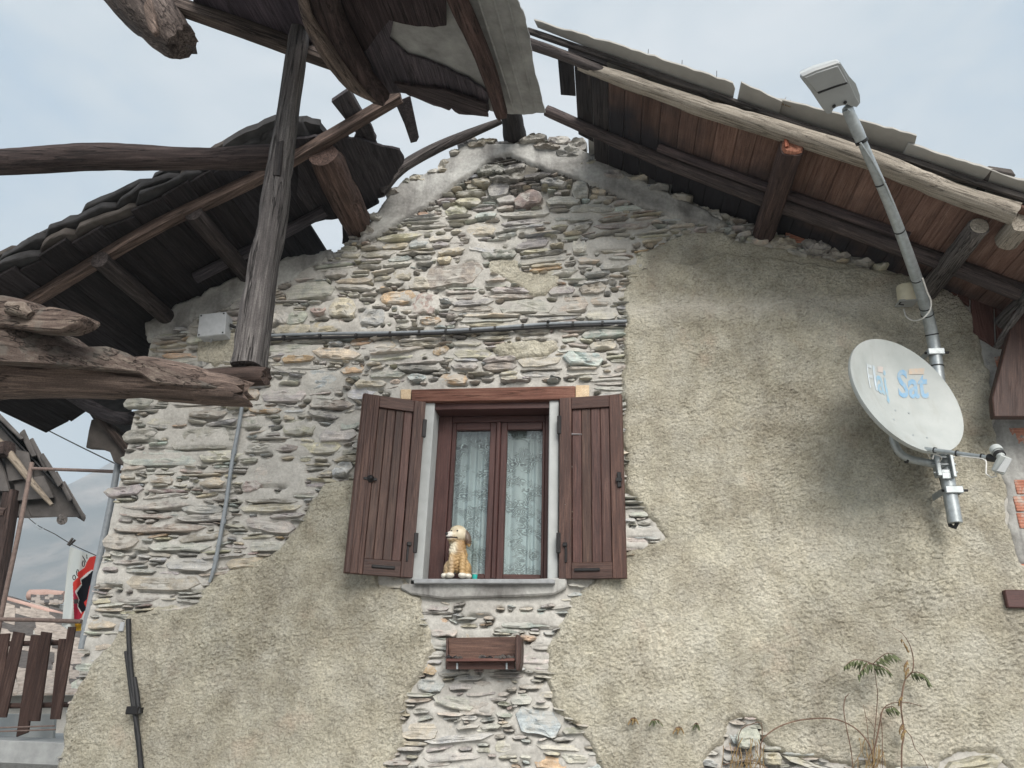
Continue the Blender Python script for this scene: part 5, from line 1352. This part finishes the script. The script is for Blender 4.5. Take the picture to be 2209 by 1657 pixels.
# ================================================================ dog figurine
def metamesh(elems, resn):
    mb = bpy.data.metaballs.new('figure'); mb.resolution = resn; mb.render_resolution = resn; mb.threshold = .6
    o = bpy.data.objects.new('figure', mb); COL.objects.link(o)
    for (c, r, rot) in elems:
        el = mb.elements.new(type='ELLIPSOID'); el.co = c; el.radius = 1.0; el.stiffness = 8.0
        k = 1.30
        el.size_x, el.size_y, el.size_z = r[0] * k, r[1] * k, r[2] * k
        el.radius = 1.0
        if rot: 
            from mathutils import Euler
            el.rotation = Euler(rot).to_quaternion()
    bpy.context.view_layer.update()
    me = bpy.data.meshes.new_from_object(o.evaluated_get(bpy.context.evaluated_depsgraph_get()))
    bpy.data.objects.remove(o); bpy.data.metaballs.remove(mb)
    return me
SC = 20.0                                                   # modelled 20 times larger, then shrunk
fig = [((0, .0, .115), (.052, .050, .085), None), ((-.006, -.028, .150), (.047, .036, .052), None), ((-.002, -.012, .185), (.044, .040, .040), None),
       ((-.052, .0, .052), (.030, .050, .050), None), ((.046, .004, .052), (.030, .050, .050), None),
       ((-.028, -.050, .075), (.020, .021, .070), None), ((.034, -.048, .075), (.020, .021, .070), None),
       ((-.030, -.068, .014), (.024, .032, .016), None), ((.040, -.066, .014), (.024, .032, .016), None),
       ((-.066, -.040, .014), (.020, .036, .016), None), ((.068, -.034, .014), (.020, .036, .016), None),
       ((-.004, -.022, .246), (.050, .048, .044), None), ((-.008, -.020, .268), (.044, .040, .030), None),
       ((-.040, -.050, .236), (.030, .030, .024), None), ((-.048, -.056, .228), (.020, .022, .016), None), ((-.034, -.046, .214), (.026, .024, .012), None),
       ((.052, -.022, .222), (.020, .030, .046), (0, -.25, 0)), ((-.044, .010, .228), (.016, .026, .042), (0, .3, 0)), ((.030, .045, .030), (.030, .03, .02), None)]
me = metamesh([(tuple(SC * q for q in c), tuple(SC * q for q in r), t) for c, r, t in fig], .085)
me.transform(Matrix.Scale(1.16 / SC, 4))
n = len(me.vertices); co = np.empty(n * 3); me.vertices.foreach_get('co', co); co = co.reshape(-1, 3) / 1.16
x, y, z = co.T
nz1 = fbm(x * 60, y * 60, z * 60, 3, 5); nz2 = fbm(x * 25, y * 25, z * 18, 3, 9)
# tufts of moulded fur
fur = .0022 * np.sin(z * 330 + 14 * nz2 + x * 120) * ((z > .04) & (z < .21)) + .0016 * nz1
nrm = np.empty(n * 3); me.vertices.foreach_get('normal', nrm); nrm = nrm.reshape(-1, 3)
co = co + nrm * fur[:, None]
colr = np.tile(np.array([.47, .315, .15]), (n, 1))
def blend(mask, c): colr[:] = colr * (1 - mask[:, None]) + np.array(c) * mask[:, None]
def sst(v, a, b): t = np.clip((v - a) / (b - a), 0, 1); return t * t * (3 - 2 * t)
blend(sst(nz2, -.1, .4) * .6, (.27, .165, .085))
blend(sst(-x, -.012, .02) * sst(z, .12, .15) * sst(-z, -.215, -.19) * .95, (.72, .66, .52))
blend(sst(-x, .0, .03) * sst(-z, -.15, -.10) * .55, (.50, .40, .27))
blend(sst(z, .205, .222) * sst(-y, -.03, .01), (.66, .58, .43))
blend(sst(z, .262, .285) * .7, (.62, .55, .40))
blend(sst(nz1, .05, .3) * (z > .2) * .35, (.36, .24, .13))
d = np.sqrt(((co - [-.050, -.070, .235]) ** 2).sum(1)); blend(1 - sst(d, .014, .032), (.76, .73, .68))
blend(sst(-z, -.030, -.020) * sst(-y, .03, .045), (.74, .70, .62))
ear = (sst(x, .036, .044) * (z > .19) * (z < .268)) ; blend(ear * .9, (.085, .055, .045))
ear2 = sst(-x, .040, .05) * sst(y, -.01, .004) * (z > .19) * (z < .268); blend(ear2 * .9, (.11, .07, .05))
def spot(c, r, colx):
    d = np.sqrt(((co - np.array(c)) ** 2).sum(1)); blend(1 - sst(d, r * .7, r), colx)
mouth = (np.abs(z - .2205) < .0035) * (y < -.045) * (x < .0); blend(mouth * 1.0, (.035, .022, .02))
me.vertices.foreach_set('co', (co * np.array([1.14, 1.14, 1.16])).ravel()); setcol(me, np.concatenate([colr, np.ones((n, 1))], 1)); shade(me, 180)
sq = P(985, 1253, 4.96)
dz0 = co[:, 2].min() * 1.16
dogo = bpy.data.objects.new('dog_figurine', me); COL.objects.link(dogo); me.materials.append(M['painted'])
dsc = 1.0
dogo.location = (sq[0], 4.985, 2.289 - dz0)
tag(dogo, 'painted plaster dog figurine sitting on the window sill, golden with a pale face', 'figurine')
def dogpart(name, c, r, mat):
    c = np.array(c) * np.array([1.14, 1.14, 1.16])
    lathe_o = lathe(name, c + np.array([sq[0], 4.985, 2.289 - dz0]), (0, -1, 0), [(r * .05, -r), (r * .7, -r * .7), (r, 0), (r * .7, r * .7), (r * .05, r)], mat, dogo, 12)
    return lathe_o
dogpart('nose', (-.062, -.078, .240), .010, M['rubber'])
dogpart('eye', (-.036, -.066, .258), .0055, M['rubber']); dogpart('eye', (-.002, -.070, .258), .0055, M['rubber'])
cup = empty('plastic_cup', (P(1023, 1250, 4.99)[0], 4.99, 2.290), 'small turquoise plastic cup on the window sill beside the dog figurine', 'cup')
cq = np.array([P(1023, 1250, 4.99)[0], 5.0, 2.2895])
lathe('cup_body', cq, (0, 0, 1), [(.014, 0), (.017, .004), (.0185, .036), (.0175, .036), (.015, .008)], M['teal'], cup, 20)
lathe('cup_rim', cq + np.array([0, 0, .0365]), (0, 0, 1), [(.0175, 0), (.0195, .001), (.0195, .005), (.0175, .006)], M['dish'], cup, 20)

# ================================================================ plants growing from the wall
def leaf(c, dirv, side, L, w):
    """one leaflet: bent blade of six faces"""
    c, dirv, side = map(lambda q: np.array(q, float), (c, dirv, side)); up = np.cross(dirv, side)
    ts = [0, .3, .65, 1.0]; ws = [.12, 1.0, .8, .03]; V = []
    for t, k in zip(ts, ws):
        p = c + dirv * L * t + up * L * (-.25 * t * t); V += [p - side * w * k / 2 + up * w * .12 * k, p, p + side * w * k / 2 + up * w * .12 * k]
    F = []
    for i in range(3):
        a = i * 3; F += [(a, a + 1, a + 4, a + 3), (a + 1, a + 2, a + 5, a + 4)]
    return V, F
def frond(name, pts, nl, L, w, mat, parent, droop=.7, lean=.35):
    """feathery leaf: leaflets hang in pairs from a curved rib"""
    c, _ = spline(pts, .01); V, F = [], []
    tube('leaf_rib', pts, [.0032] + [.0022] * (len(pts) - 2) + [.001], M['twig'], parent, 5, .02)
    for k in range(nl):
        i = int((.12 + .86 * k / (nl - 1)) * (len(c) - 1)); t = c[min(i + 1, len(c) - 1)] - c[max(i - 1, 0)]; t /= np.linalg.norm(t)
        for s in (-1, 1):
            dn = np.array([0, 0, -1.0]); fr = np.array([0, -1.0, 0])
            d = t * lean + dn * droop + fr * (.45 * s) + RS.uniform(-.16, .16, 3); d /= np.linalg.norm(d)
            sd = np.cross(d, [.2, -1, .1]); sd /= np.linalg.norm(sd)
            ll = L * (1 - .35 * (k / (nl - 1)) ** 2) * RS.uniform(.8, 1.15)
            v, f = leaf(c[i] + d * .003, d, sd, ll, w * RS.uniform(.8, 1.2)); b = len(V); V += v; F += [tuple(q + b for q in g) for g in f]
    me = mesh('leaflets', V, F, 60); o = link('leaflets', me, mat, parent); tag(o, kind='stuff'); return o
def stem(pts, r, parent, mat=None): return tube('stem', pts, [q * .62 for q in r], mat or M['twig'], parent, 6, .03, wob=.15, wf=30)
pl = empty('wall_seedling', P(1885, 1650, 4.90), 'tall thin seedling with feathery green leaves growing up the lower right roughcast', 'plant')
yb = 4.90
stem([P(1886, 1690, yb), P(1884, 1630, yb), P(1890, 1600, yb - .02), P(1898, 1560, yb - .03), P(1905, 1530, yb - .03), P(1925, 1517, yb - .03), P(1960, 1516, yb - .03), P(1988, 1524, yb - .02)], [.011, .010, .008, .0065, .006, .004, .003, .002], pl)
stem([P(1884, 1610, yb), P(1893, 1505, yb - .04), P(1891, 1480, yb - .06), P(1886, 1440, yb - .08)], [.004, .0035, .003, .0025], pl)
stem([P(1946, 1690, yb), P(1945, 1620, yb), P(1950, 1580, yb), P(1944, 1530, yb - .02), P(1945, 1505, yb - .02), P(1953, 1465, yb - .02), P(1968, 1450, yb - .02), P(1970, 1420, yb - .02), P(1962, 1390, yb - .02), P(1946, 1366, yb - .02), P(1928, 1356, yb - .02)], [.008, .007, .009, .007, .009, .006, .006, .005, .004, .003, .002], pl)
hub = P(1883, 1433, yb - .08)
frond('frond', [hub, P(1862, 1425, yb - .10), P(1840, 1424, yb - .11), P(1824, 1436, yb - .12)], 9, .062, .014, M['leaf'], pl)
frond('frond', [hub, P(1896, 1420, yb - .09), P(1915, 1409, yb - .10), P(1932, 1412, yb - .10)], 9, .075, .015, M['leaf'], pl)
frond('frond', [hub, P(1872, 1432, yb - .14), P(1862, 1442, yb - .18), P(1852, 1456, yb - .20)], 6, .055, .014, M['leaf'], pl)
frond('frond', [hub, P(1896, 1436, yb - .14), P(1912, 1442, yb - .18), P(1922, 1452, yb - .2)], 6, .055, .013, M['leaf'], pl)
frond('frond', [P(1964, 1452, yb - .02), P(1978, 1450, yb - .06), P(1994, 1456, yb - .07), P(2004, 1474, yb - .07)], 9, .050, .014, M['leaf'], pl)
frond('frond', [P(1910, 1528, yb - .03), P(1926, 1524, yb - .05), P(1938, 1534, yb - .05)], 7, .055, .012, M['leaf'], pl)
frond('frond', [P(1944, 1378, yb - .02), P(1952, 1390, yb - .02), P(1960, 1404, yb - .02)], 6, .03, .008, M['leafdry'], pl)
for (a, b) in ((1958, 1425), (1946, 1500), (1948, 1560), (1960, 1440), (1952, 1572)):
    frond('frond', [P(a, b, yb - .02), P(a - 6, b + 8, yb - .03), P(a - 8, b + 20, yb - .03)], 6, .03, .008, M['leafdry'], pl, .9)
stem([P(1954, 1575, yb), P(1966, 1590, yb), P(1974, 1615, yb), P(1990, 1632, yb), P(2004, 1662, yb)], [.004, .004, .0035, .003, .003], pl)
tw = empty('dry_vine', P(1640, 1640, 4.90), 'dry arching bramble shoots rooted in the broken edge at the bottom right', 'vine')
for pts, r in (([(1640, 1680), (1640, 1610), (1645, 1594), (1680, 1568), (1730, 1553), (1790, 1550), (1830, 1562), (1860, 1585), (1880, 1620), (1884, 1680)], .006),
               ([(1842, 1680), (1836, 1620), (1826, 1570), (1820, 1530), (1824, 1504), (1832, 1496)], .0045), ([(1644, 1600), (1642, 1560), (1622, 1562), (1600, 1572), (1592, 1600), (1600, 1640), (1650, 1650)], .004),
               ([(1560, 1650), (1620, 1640), (1660, 1660)], .004), ([(1876, 1640), (1870, 1560), (1862, 1520)], .003), ([(1903, 1680), (1903, 1580), (1898, 1540)], .0035), ([(1900, 1600), (1880, 1560), (1866, 1545)], .0025)):
    tube('shoot', [P(a, b, 4.90 - .02 * math.sin(i)) for i, (a, b) in enumerate(pts)], [r * .6] * (len(pts) - 1) + [r * .4], M['twig'], tw, 6, .03, wob=.12, wf=25)
for k in range(46):
    a = RS.choice([RS.normal(1632, 12), RS.normal(1590, 14), RS.normal(1880, 16)]); b = RS.uniform(1590, 1640)
    tube('dry_stalk', [P(a, b, 4.90), P(a + RS.uniform(-14, 10), b + 30, 4.87), P(a + RS.uniform(-26, 18), b + 70, 4.88)], [.0025, .002, .001], M['leafdry'], tw, 4, .05)
for i, (px, py, mt, lab) in enumerate(((1368, 1548, 'leafdry', 'yellowing leaf sprig on the roughcast, leftmost of the small sprigs'), (1412, 1552, 'leaf', 'small pale green sprig on the roughcast right of the yellowing sprig'), (1466, 1568, 'leafdry', 'thin brown sprig hanging on the roughcast between the green sprig and the broken edge'), (1502, 1560, 'leaf', 'dark little sprig on the roughcast nearest the bare grey stones'))):
    e = empty('leaf_sprig', P(px, py, 4.95), lab, 'sprig', 'small sprigs on the roughcast')
    for q in range(3):
        a = RS.uniform(-1, 1)
        frond('frond', [P(px, py, 4.95), P(px + 10 * a, py + 2, 4.92), P(px + 20 * a, py + 12, 4.91)], 5, .026, .007, M[mt], e, .8, .7)

# ================================================================ left background: downpipe, railing, balcony, neighbours, slope
dp = empty('downpipe', (-3.60, 5.30, 1.0), 'dark blue-grey plastic downpipe behind the left corner of the house', 'downpipe')
tube('pipe', [P(257, 985, 5.35), P(246, 1050, 5.35), P(229, 1135, 5.35), P(212, 1215, 5.35), P(176, 1400, 5.35)], .024, M['conduit'], dp, 14, .2)
YB = 6.6
rl = empty('pipe_railing', P(40, 1200, YB), 'thin rusty pipe frame standing beside the balcony at far left', 'railing')
tube('upright', [P(-15, 1420, YB), P(10, 1290, YB), P(40, 1150, YB), P(69, 998, YB)], .021, M['rust'], rl, 12, .2)
tube('top_rail', [P(70, 1011, YB), P(160, 1014, YB - .3), P(262, 1018, YB - .6)], .0155, M['rust'], rl, 10, .2)
tube('lower_rail', [P(-30, 1336, YB - .15), P(60, 1337, YB - .15), P(176, 1341, YB - .15)], .018, M['rust'], rl, 10, .2)
cl = tube('clothes_line', [P(56, 1112, YB - .05), P(80, 1133, YB - .05), P(118, 1152, YB - .05), P(152, 1173, YB - .05), P(206, 1198, YB - .05), P(240, 1212, YB - .05)], .004, M['rubber'], None, 5, .1)
tag(cl, 'thin clothes line sagging from the pipe railing towards the house corner', 'clothes line')
hk = tube('line_hook', [P(78, 1128, YB - .06), P(80, 1136, YB - .06), P(86, 1141, YB - .06), P(94, 1140, YB - .06)], .006, M['galv'], None, 6, .03)
tag(hk, 'small bent metal hook hanging on the clothes line under the slate eave', 'hook')
ow = tube('overhead_wire', [P(-30, 850, 7.0), P(60, 905, 6.8), P(150, 952, 6.6), P(248, 1000, 6.4)], .006, M['rubber'], None, 6, .3)
tag(ow, 'thin overhead wire sloping down through the sky gap at left', 'wire')
pg = empty('clothes_peg', P(152, 1170, YB - .05), 'wooden clothes peg gripping the flag on the line', 'clothes peg')
for a, b in (((146, 1176), (157, 1161)), ((149, 1177), (162, 1165))):
    tube('peg_half', [P(*a, YB - .07), P(*b, YB - .07)], .010, M['weathered'], pg, 6, .05, 5)
# flag: a hanging cloth with printed shapes
gw, gh = 90, 150
flx = [(150, 1180), (206, 1199)]
PX, PY = np.zeros((gh + 1, gw + 1)), np.zeros((gh + 1, gw + 1)); YY = np.zeros_like(PX)
for j in range(gh + 1):
    v = j / gh
    Lx = 152 + (133 - 152) * v ** .8; Ly = 1179 + (1350 - 1179) * v
    Rx = 214 - 6 * v; Ry = 1203 + (1365 - 1203) * v
    for i in range(gw + 1):
        u = i / gw
        PX[j, i] = Lx + (Rx - Lx) * u; PY[j, i] = Ly + (Ry - Ly) * u + 6 * v * math.sin(u * 5)
        YY[j, i] = YB - .12 + .035 * math.sin(u * 13 + v * 2.2) * (.3 + .7 * v) + .05 * u
Vf = [P(PX[j, i], PY[j, i], YY[j, i]) for j in range(gh + 1) for i in range(gw + 1)]
Ff = [(j * (gw + 1) + i, (j + 1) * (gw + 1) + i, (j + 1) * (gw + 1) + i + 1, j * (gw + 1) + i + 1) for j in range(gh) for i in range(gw)]
def fz(pts): return [(110 + a / 7.207, 1140 + b / 7.204) for a, b in pts]
def inpoly(poly): return poly_sd(poly, PX, PY)
fc = np.tile(np.array([.66, .69, .67, 1.0]), (gh + 1, gw + 1, 1))
seam = (PX > 110 + (318 + 40 * (PY - 1190) / 160) / 7.207)
red = inpoly(fz([(340, 840), (420, 760), (410, 690), (520, 610), (560, 520), (600, 450), (700, 420), (720, 600), (700, 900), (560, 1200), (470, 1400), (360, 1415), (345, 1100)])) > 0
dred = inpoly(fz([(345, 960), (380, 980), (400, 1060), (430, 1100), (420, 1210), (470, 1330), (450, 1415), (360, 1415)])) > 0
wh = inpoly(fz([(450, 790), (560, 690), (640, 640), (700, 700), (560, 900), (540, 1120), (500, 1160), (470, 1330), (415, 1230), (410, 1170), (430, 1100), (375, 990), (380, 970), (470, 860)])) > 0
blk = inpoly(fz([(470, 800), (560, 740), (640, 660), (720, 660), (600, 900), (560, 1100), (510, 1150), (560, 1260), (480, 1310), (420, 1210), (440, 1110), (400, 1000), (480, 880)])) > 0
gry = inpoly(fz([(350, 1100), (430, 1100), (430, 1170), (355, 1170)])) > 0
yel = inpoly(fz([(370, 1470), (480, 1440), (470, 1620), (385, 1600)])) > 0
fc[red & seam] = (.62, .055, .045, 1); fc[dred & seam] = (.42, .035, .07, 1); fc[wh & seam] = (.72, .72, .70, 1); fc[blk & seam] = (.012, .013, .018, 1); fc[gry & seam] = (.10, .10, .10, 1); fc[yel & seam] = (.60, .36, .04, 1)
def strokes(pts, wd):
    d = np.full(PX.shape, 1e9)
    for i in range(len(pts) - 1):
        (x0, y0), (x1, y1) = pts[i], pts[i + 1]; dx, dy = x1 - x0, y1 - y0
        t = np.clip(((PX - x0) * dx + (PY - y0) * dy) / (dx * dx + dy * dy + 1e-9), 0, 1); d = np.minimum(d, np.hypot(PX - x0 - t * dx, PY - y0 - t * dy))
    return d < wd
def ringpts(cx0, cy0, rx, ry): return [(cx0 + rx * math.cos(t), cy0 + ry * math.sin(t)) for t in np.linspace(0, 2 * math.pi, 17)]
for g in (ringpts(180.0, 1216, 2.6, 6), fz([(490, 430), (520, 480), (545, 530)]), fz([(555, 410), (560, 470)]), ringpts(160, 1246, 3.0, 5), ringpts(167.5, 1236, 2.2, 7)):
    fc[strokes(g, 1.0) & ~red & seam] = (.02, .02, .022, 1)
me = mesh('flag', Vf, Ff, 180); setcol(me, fc.reshape(-1, 4))
fl_ = link('flag', me, M['cloth']); sol = fl_.modifiers.new('thickness', 'SOLIDIFY'); sol.thickness = .002
tag(fl_, 'white flag with red wave and black figure, pegged to the line beside the house corner', 'flag')

# balcony with hanging boards
bal = empty('balcony', P(60, 1600, YB), 'concrete balcony with dark slatted railing boards at the lower left', 'balcony')
B = M['boards']
bds = [((28, 1362), (52, 1366), (12, 1548), (-16, 1548), 6.55), ((-30, 1370), (20, 1366), (-6, 1548), (-60, 1548), 6.57), ((88, 1362), (110, 1365), (84, 1556), (58, 1556), 6.50), ((66, 1370), (86, 1370), (60, 1580), (34, 1590), 6.56), ((126, 1378), (140, 1378), (121, 1552), (107, 1552), 6.52), ((146, 1352), (162, 1352), (128, 1552), (115, 1552), 6.40)]
for a, b, c, d, y in bds:
    g = RS.uniform(.85, 1.3); prism('slat', [P(*a, y), P(*b, y), P(*c, y), P(*d, y)], (0, .022, 0), B, bal, .003, (0, 0, 1), tint=(g, g, g))
for py in (1390, 1524):
    tube('rail', [P(-30, py, 6.62), P(60, py - 2, 6.60), P(150, py - 4, 6.58)], .022, B, bal, 8, .3, 5)
q0, q1 = P(-60, 1594, 6.50), P(112, 1592, 6.50)
prism('floor_slab', [(q0[0] - 1, 6.48, q0[2] - .17), (-3.50, 6.48, q0[2] - .17), (-3.50, 6.48, q0[2]), (q0[0] - 1, 6.48, q0[2])], (0, 1.2, 0), M['concrete'], bal, .006)
prism('white_panel', [P(-40, 1540, 6.95), P(118, 1540, 6.95), P(112, 1598, 6.95), P(-50, 1598, 6.95)], (0, .04, 0), M['white'], bal, .003)
for (a, b) in (((-30, 1579), (120, 1574)), ((-30, 1571), (118, 1566))):
    tube('wire_rail', [P(*a, 6.5), P(*b, 6.5)], .006, M['rust'], bal, 6, .3)
box('under_wall', (-6.5, 7.2, -3), (-3.5, 7.5, q0[2] - .175), M['dark'], bal)

# neighbour with a slate verge at far left
nb = empty('neighbour_house', P(20, 1120, 8.2), 'dark slate roofed house at far left with its eave reaching towards the gap', 'house')
YN = 8.0
ln_ = [(-80, 830), (0, 898), (48, 940), (66, 955), (74, 978), (100, 1002), (132, 1038), (150, 1068), (187, 1117)]
for i, ((a, b), (c, d)) in enumerate((((-60, 846), (52, 944)), ((44, 932), (76, 982)), ((64, 950), (106, 1012)), ((86, 984), (136, 1044)), ((118, 1020), (156, 1078)), ((134, 1042), (188, 1118)))):
    p0, p1 = P(a, b, YN + .04 * (i % 3)), P(c, d, YN + .04 * (i % 3))
    dv = p1 - p0; dv /= np.linalg.norm(dv); up = np.array([-dv[2], 0, dv[0]]); up = up if up[2] > 0 else -up
    inn = np.array([-1.95, 2.4, .60])
    pts = [p0 + up * .05, p1 + up * .005, p1 - up * .05, p0 - up * .01]
    prism('roof_slab', pts, inn, M['slabrow'], nb, .01, (0, 1, 0), jit=.012)
a_, b_ = P(-60, 850, 8.12), P(182, 1113, 8.12)
prism('soffit', [P(-70, 850, 8.22), P(184, 1113, 8.22), P(60, 1118, 8.22), P(-70, 1112, 8.22)], (-.05, .08, .02), M['slabrow'], nb, 0)
prism('soffit', [a_, b_, b_ + np.array([-1.85, 2.2, .50]), a_ + np.array([-1.9, 2.2, .80])], (0, 0, .02), M['slab'], nb, 0)
# the eave's lower face towards the lane: rows of overlapping slabs
low = [[(-60, 985), (2, 992), (20, 1060), (-60, 1060)], [(4, 968), (62, 978), (70, 1030), (20, 1040)], [(28, 1036), (96, 1028), (118, 1074), (40, 1080)], [(-40, 1060), (44, 1078), (50, 1116), (-40, 1116)], [(52, 1078), (122, 1070), (184, 1116), (66, 1116)]]
for i, q in enumerate(low):
    prism('roof_slab', [P(a, b, 8.02 + .05 * i) for a, b in q], (-.04, .06, .03), M['slabrow'], nb, .008, jit=.01)
tube('rafter', [P(-20, 940, 8.05), P(18, 976, 8.0), P(60, 1030, 7.98), P(112, 1090, 7.97)], [.05, .045, .035, .02], M['pale'], nb, 8, .1, 5, tint=(.75, .7, .65))
tube('beam', [P(-60, 985, 8.0), P(20, 968, 7.95)], .09, M['beam'], nb, 12, .1, 4, tint=(.7, .6, .6))
tube('purlin_end', [P(134, 1122, 8.0), P(134, 1117, 8.4)], .055, M['weathered'], nb, 10, .1)
tube('post', [P(26, 1060, 8.1), P(10, 1160, 8.1), P(-14, 1300, 8.1), P(-50, 1500, 8.1)], .075, M['beam'], nb, 12, .2, 5, tint=(.6, .5, .5))
tube('beam', [P(-40, 1098, 8.05), P(14, 1106, 8.05)], .05, M['beam'], nb, 10, .2, 4, tint=(.7, .6, .6))

# stone-roofed houses below the slope
def stone_roof(px0, px1, pyt, pyb, y0, y1, label, rows, mats, peak):
    e = empty('stone_roofed_house', P((px0 + px1) / 2, pyb, y0), label, 'house')
    for r_ in range(rows):
        t0, t1 = r_ / rows, (r_ + 1) / rows
        n = 7
        for k in range(n):
            u0, u1 = k / n + RS.uniform(-.02, .02), (k + 1) / n + RS.uniform(-.01, .03)
            def pt(u, t):
                return P(px0 + (px1 - px0) * u, pyb + (pyt(u) - pyb) * t, y0 + (y1 - y0) * t)
            q = [pt(u0, t0), pt(u1, t0), pt(u1, t1 + .25 / rows), pt(u0, t1 + .25 / rows)]
            prism('roof_slab', q, (0, .0, .03 + .02 * RS.rand()), mats[RS.randint(len(mats))], e, .0, jit=.015)
    w = P(px0 + 4, pyb, y0 + .5), P(px1 - 4, pyb, y0 + .5)
    prism('wall', [(w[0][0], y0 + .5, -6), (w[1][0], y0 + .5, -6), w[1] + np.array([0, 0, .0]), w[0]], (0, y1 - y0, 0), M['mortar'], e)
    return e
M['slabtile'] = simple('pink_ridge_tile', (.40, .27, .23), .9, nz=1.5, amt=.3)
stone_roof(-90, 190, lambda u: 1262 + 78 * u, 1500, 13, 17, 'pale stone slab roof behind the balcony boards', 11, [M['slabpale'], M['slabpale'], M['slabmid']], 0)
e2 = stone_roof(66, 134, lambda u: 1286, 1304, 20, 22.5, 'small far stone roof with pinkish ridge tiles behind the flag', 3, [M['slabpale'], M['slabmid']], 0)
tube('ridge_tile', [P(64, 1284, 22.7), P(100, 1283, 22.7), P(138, 1287, 22.7)], .17, M['slabtile'], e2, 8, .4, wob=.15)
ys = 16.9
for k in range(9):
    a = -60 + k * 26; b = 1268 + 78 * (a + 90) / 280
    if a < 130: tube('ridge_tile', [P(a, b - 4, ys), P(a + 26, b + 3, ys)], .06, M['slabtile'], None, 8, .3).parent = None
# attach the loose ridge tiles to their house
h1 = [o for o in COL.objects if o.name.startswith('stone_roofed_house')][0]
for o in [o for o in COL.objects if o.name.startswith('ridge_tile') and o.parent is None]:
    o.parent = h1; o.location = Vector((0, 0, 0)) - h1.location

# ground, far slope, air
def terrain(name, xs, ys_, hf, mat):
    V = [(x, y, hf(x, y)) for y in ys_ for x in xs]; nx = len(xs)
    F = [(j * nx + i, j * nx + i + 1, (j + 1) * nx + i + 1, (j + 1) * nx + i) for j in range(len(ys_) - 1) for i in range(nx - 1)]
    me = mesh(name, V, F, 180); o = link(name, me, mat); tag(o, kind='structure'); return o
def ghf(x, y):
    t = max(0.0, min(1.0, (y - 6.4) / 7)) if x < -3.2 else 0
    return -.0 - 7 * t - (.6 if x < -3.4 and y > 4.5 else 0) - max(0, y - 40) * .05
lane = terrain('ground', list(np.linspace(-260, -8, 14)) + list(np.linspace(-6, 8, 29)) + list(np.linspace(12, 260, 14)), list(np.linspace(-260, -8, 12)) + list(np.linspace(-6, 16, 45)) + list(np.linspace(24, 900, 30)), ghf, M['ground'])
mxs = np.linspace(-900, 500, 70); mys = np.linspace(420, 900, 30)
def mhf(x, y):
    # spur rising to the right behind the house
    t = (y - 420) / 480.0
    ridge = max(150.0, min(288.0, 283 + .76 * (x + 571))) + 16 * float(fbm(np.array([x * .02]), np.array([y * .011]), None, 4, 4)[0])
    return -40 + ridge * min(1.0, t * 1.25) ** .85 + 9 * float(fbm(np.array([x * .03]), np.array([y * .03]), None, 4, 7)[0])
terrain('mountain', list(mxs), list(mys), mhf, M['mountain'])
hm = bpy.data.materials.new('haze_air'); hm.use_nodes = True; hn = hm.node_tree; hn.nodes.clear()
ho = hn.nodes.new('ShaderNodeOutputMaterial'); hv = hn.nodes.new('ShaderNodeVolumePrincipled')
hv.inputs['Color'].default_value = (.78, .90, 1.0, 1); hv.inputs['Density'].default_value = .0013; hv.inputs['Anisotropy'].default_value = 0.0
hn.links.new(hv.outputs[0], ho.inputs['Volume'])
hb = box('haze', (-1000, -300, -60), (600, 1000, 300), hm, None, 0); hb.data.attributes.remove(hb.data.attributes['gc']); tag(hb, kind='stuff')
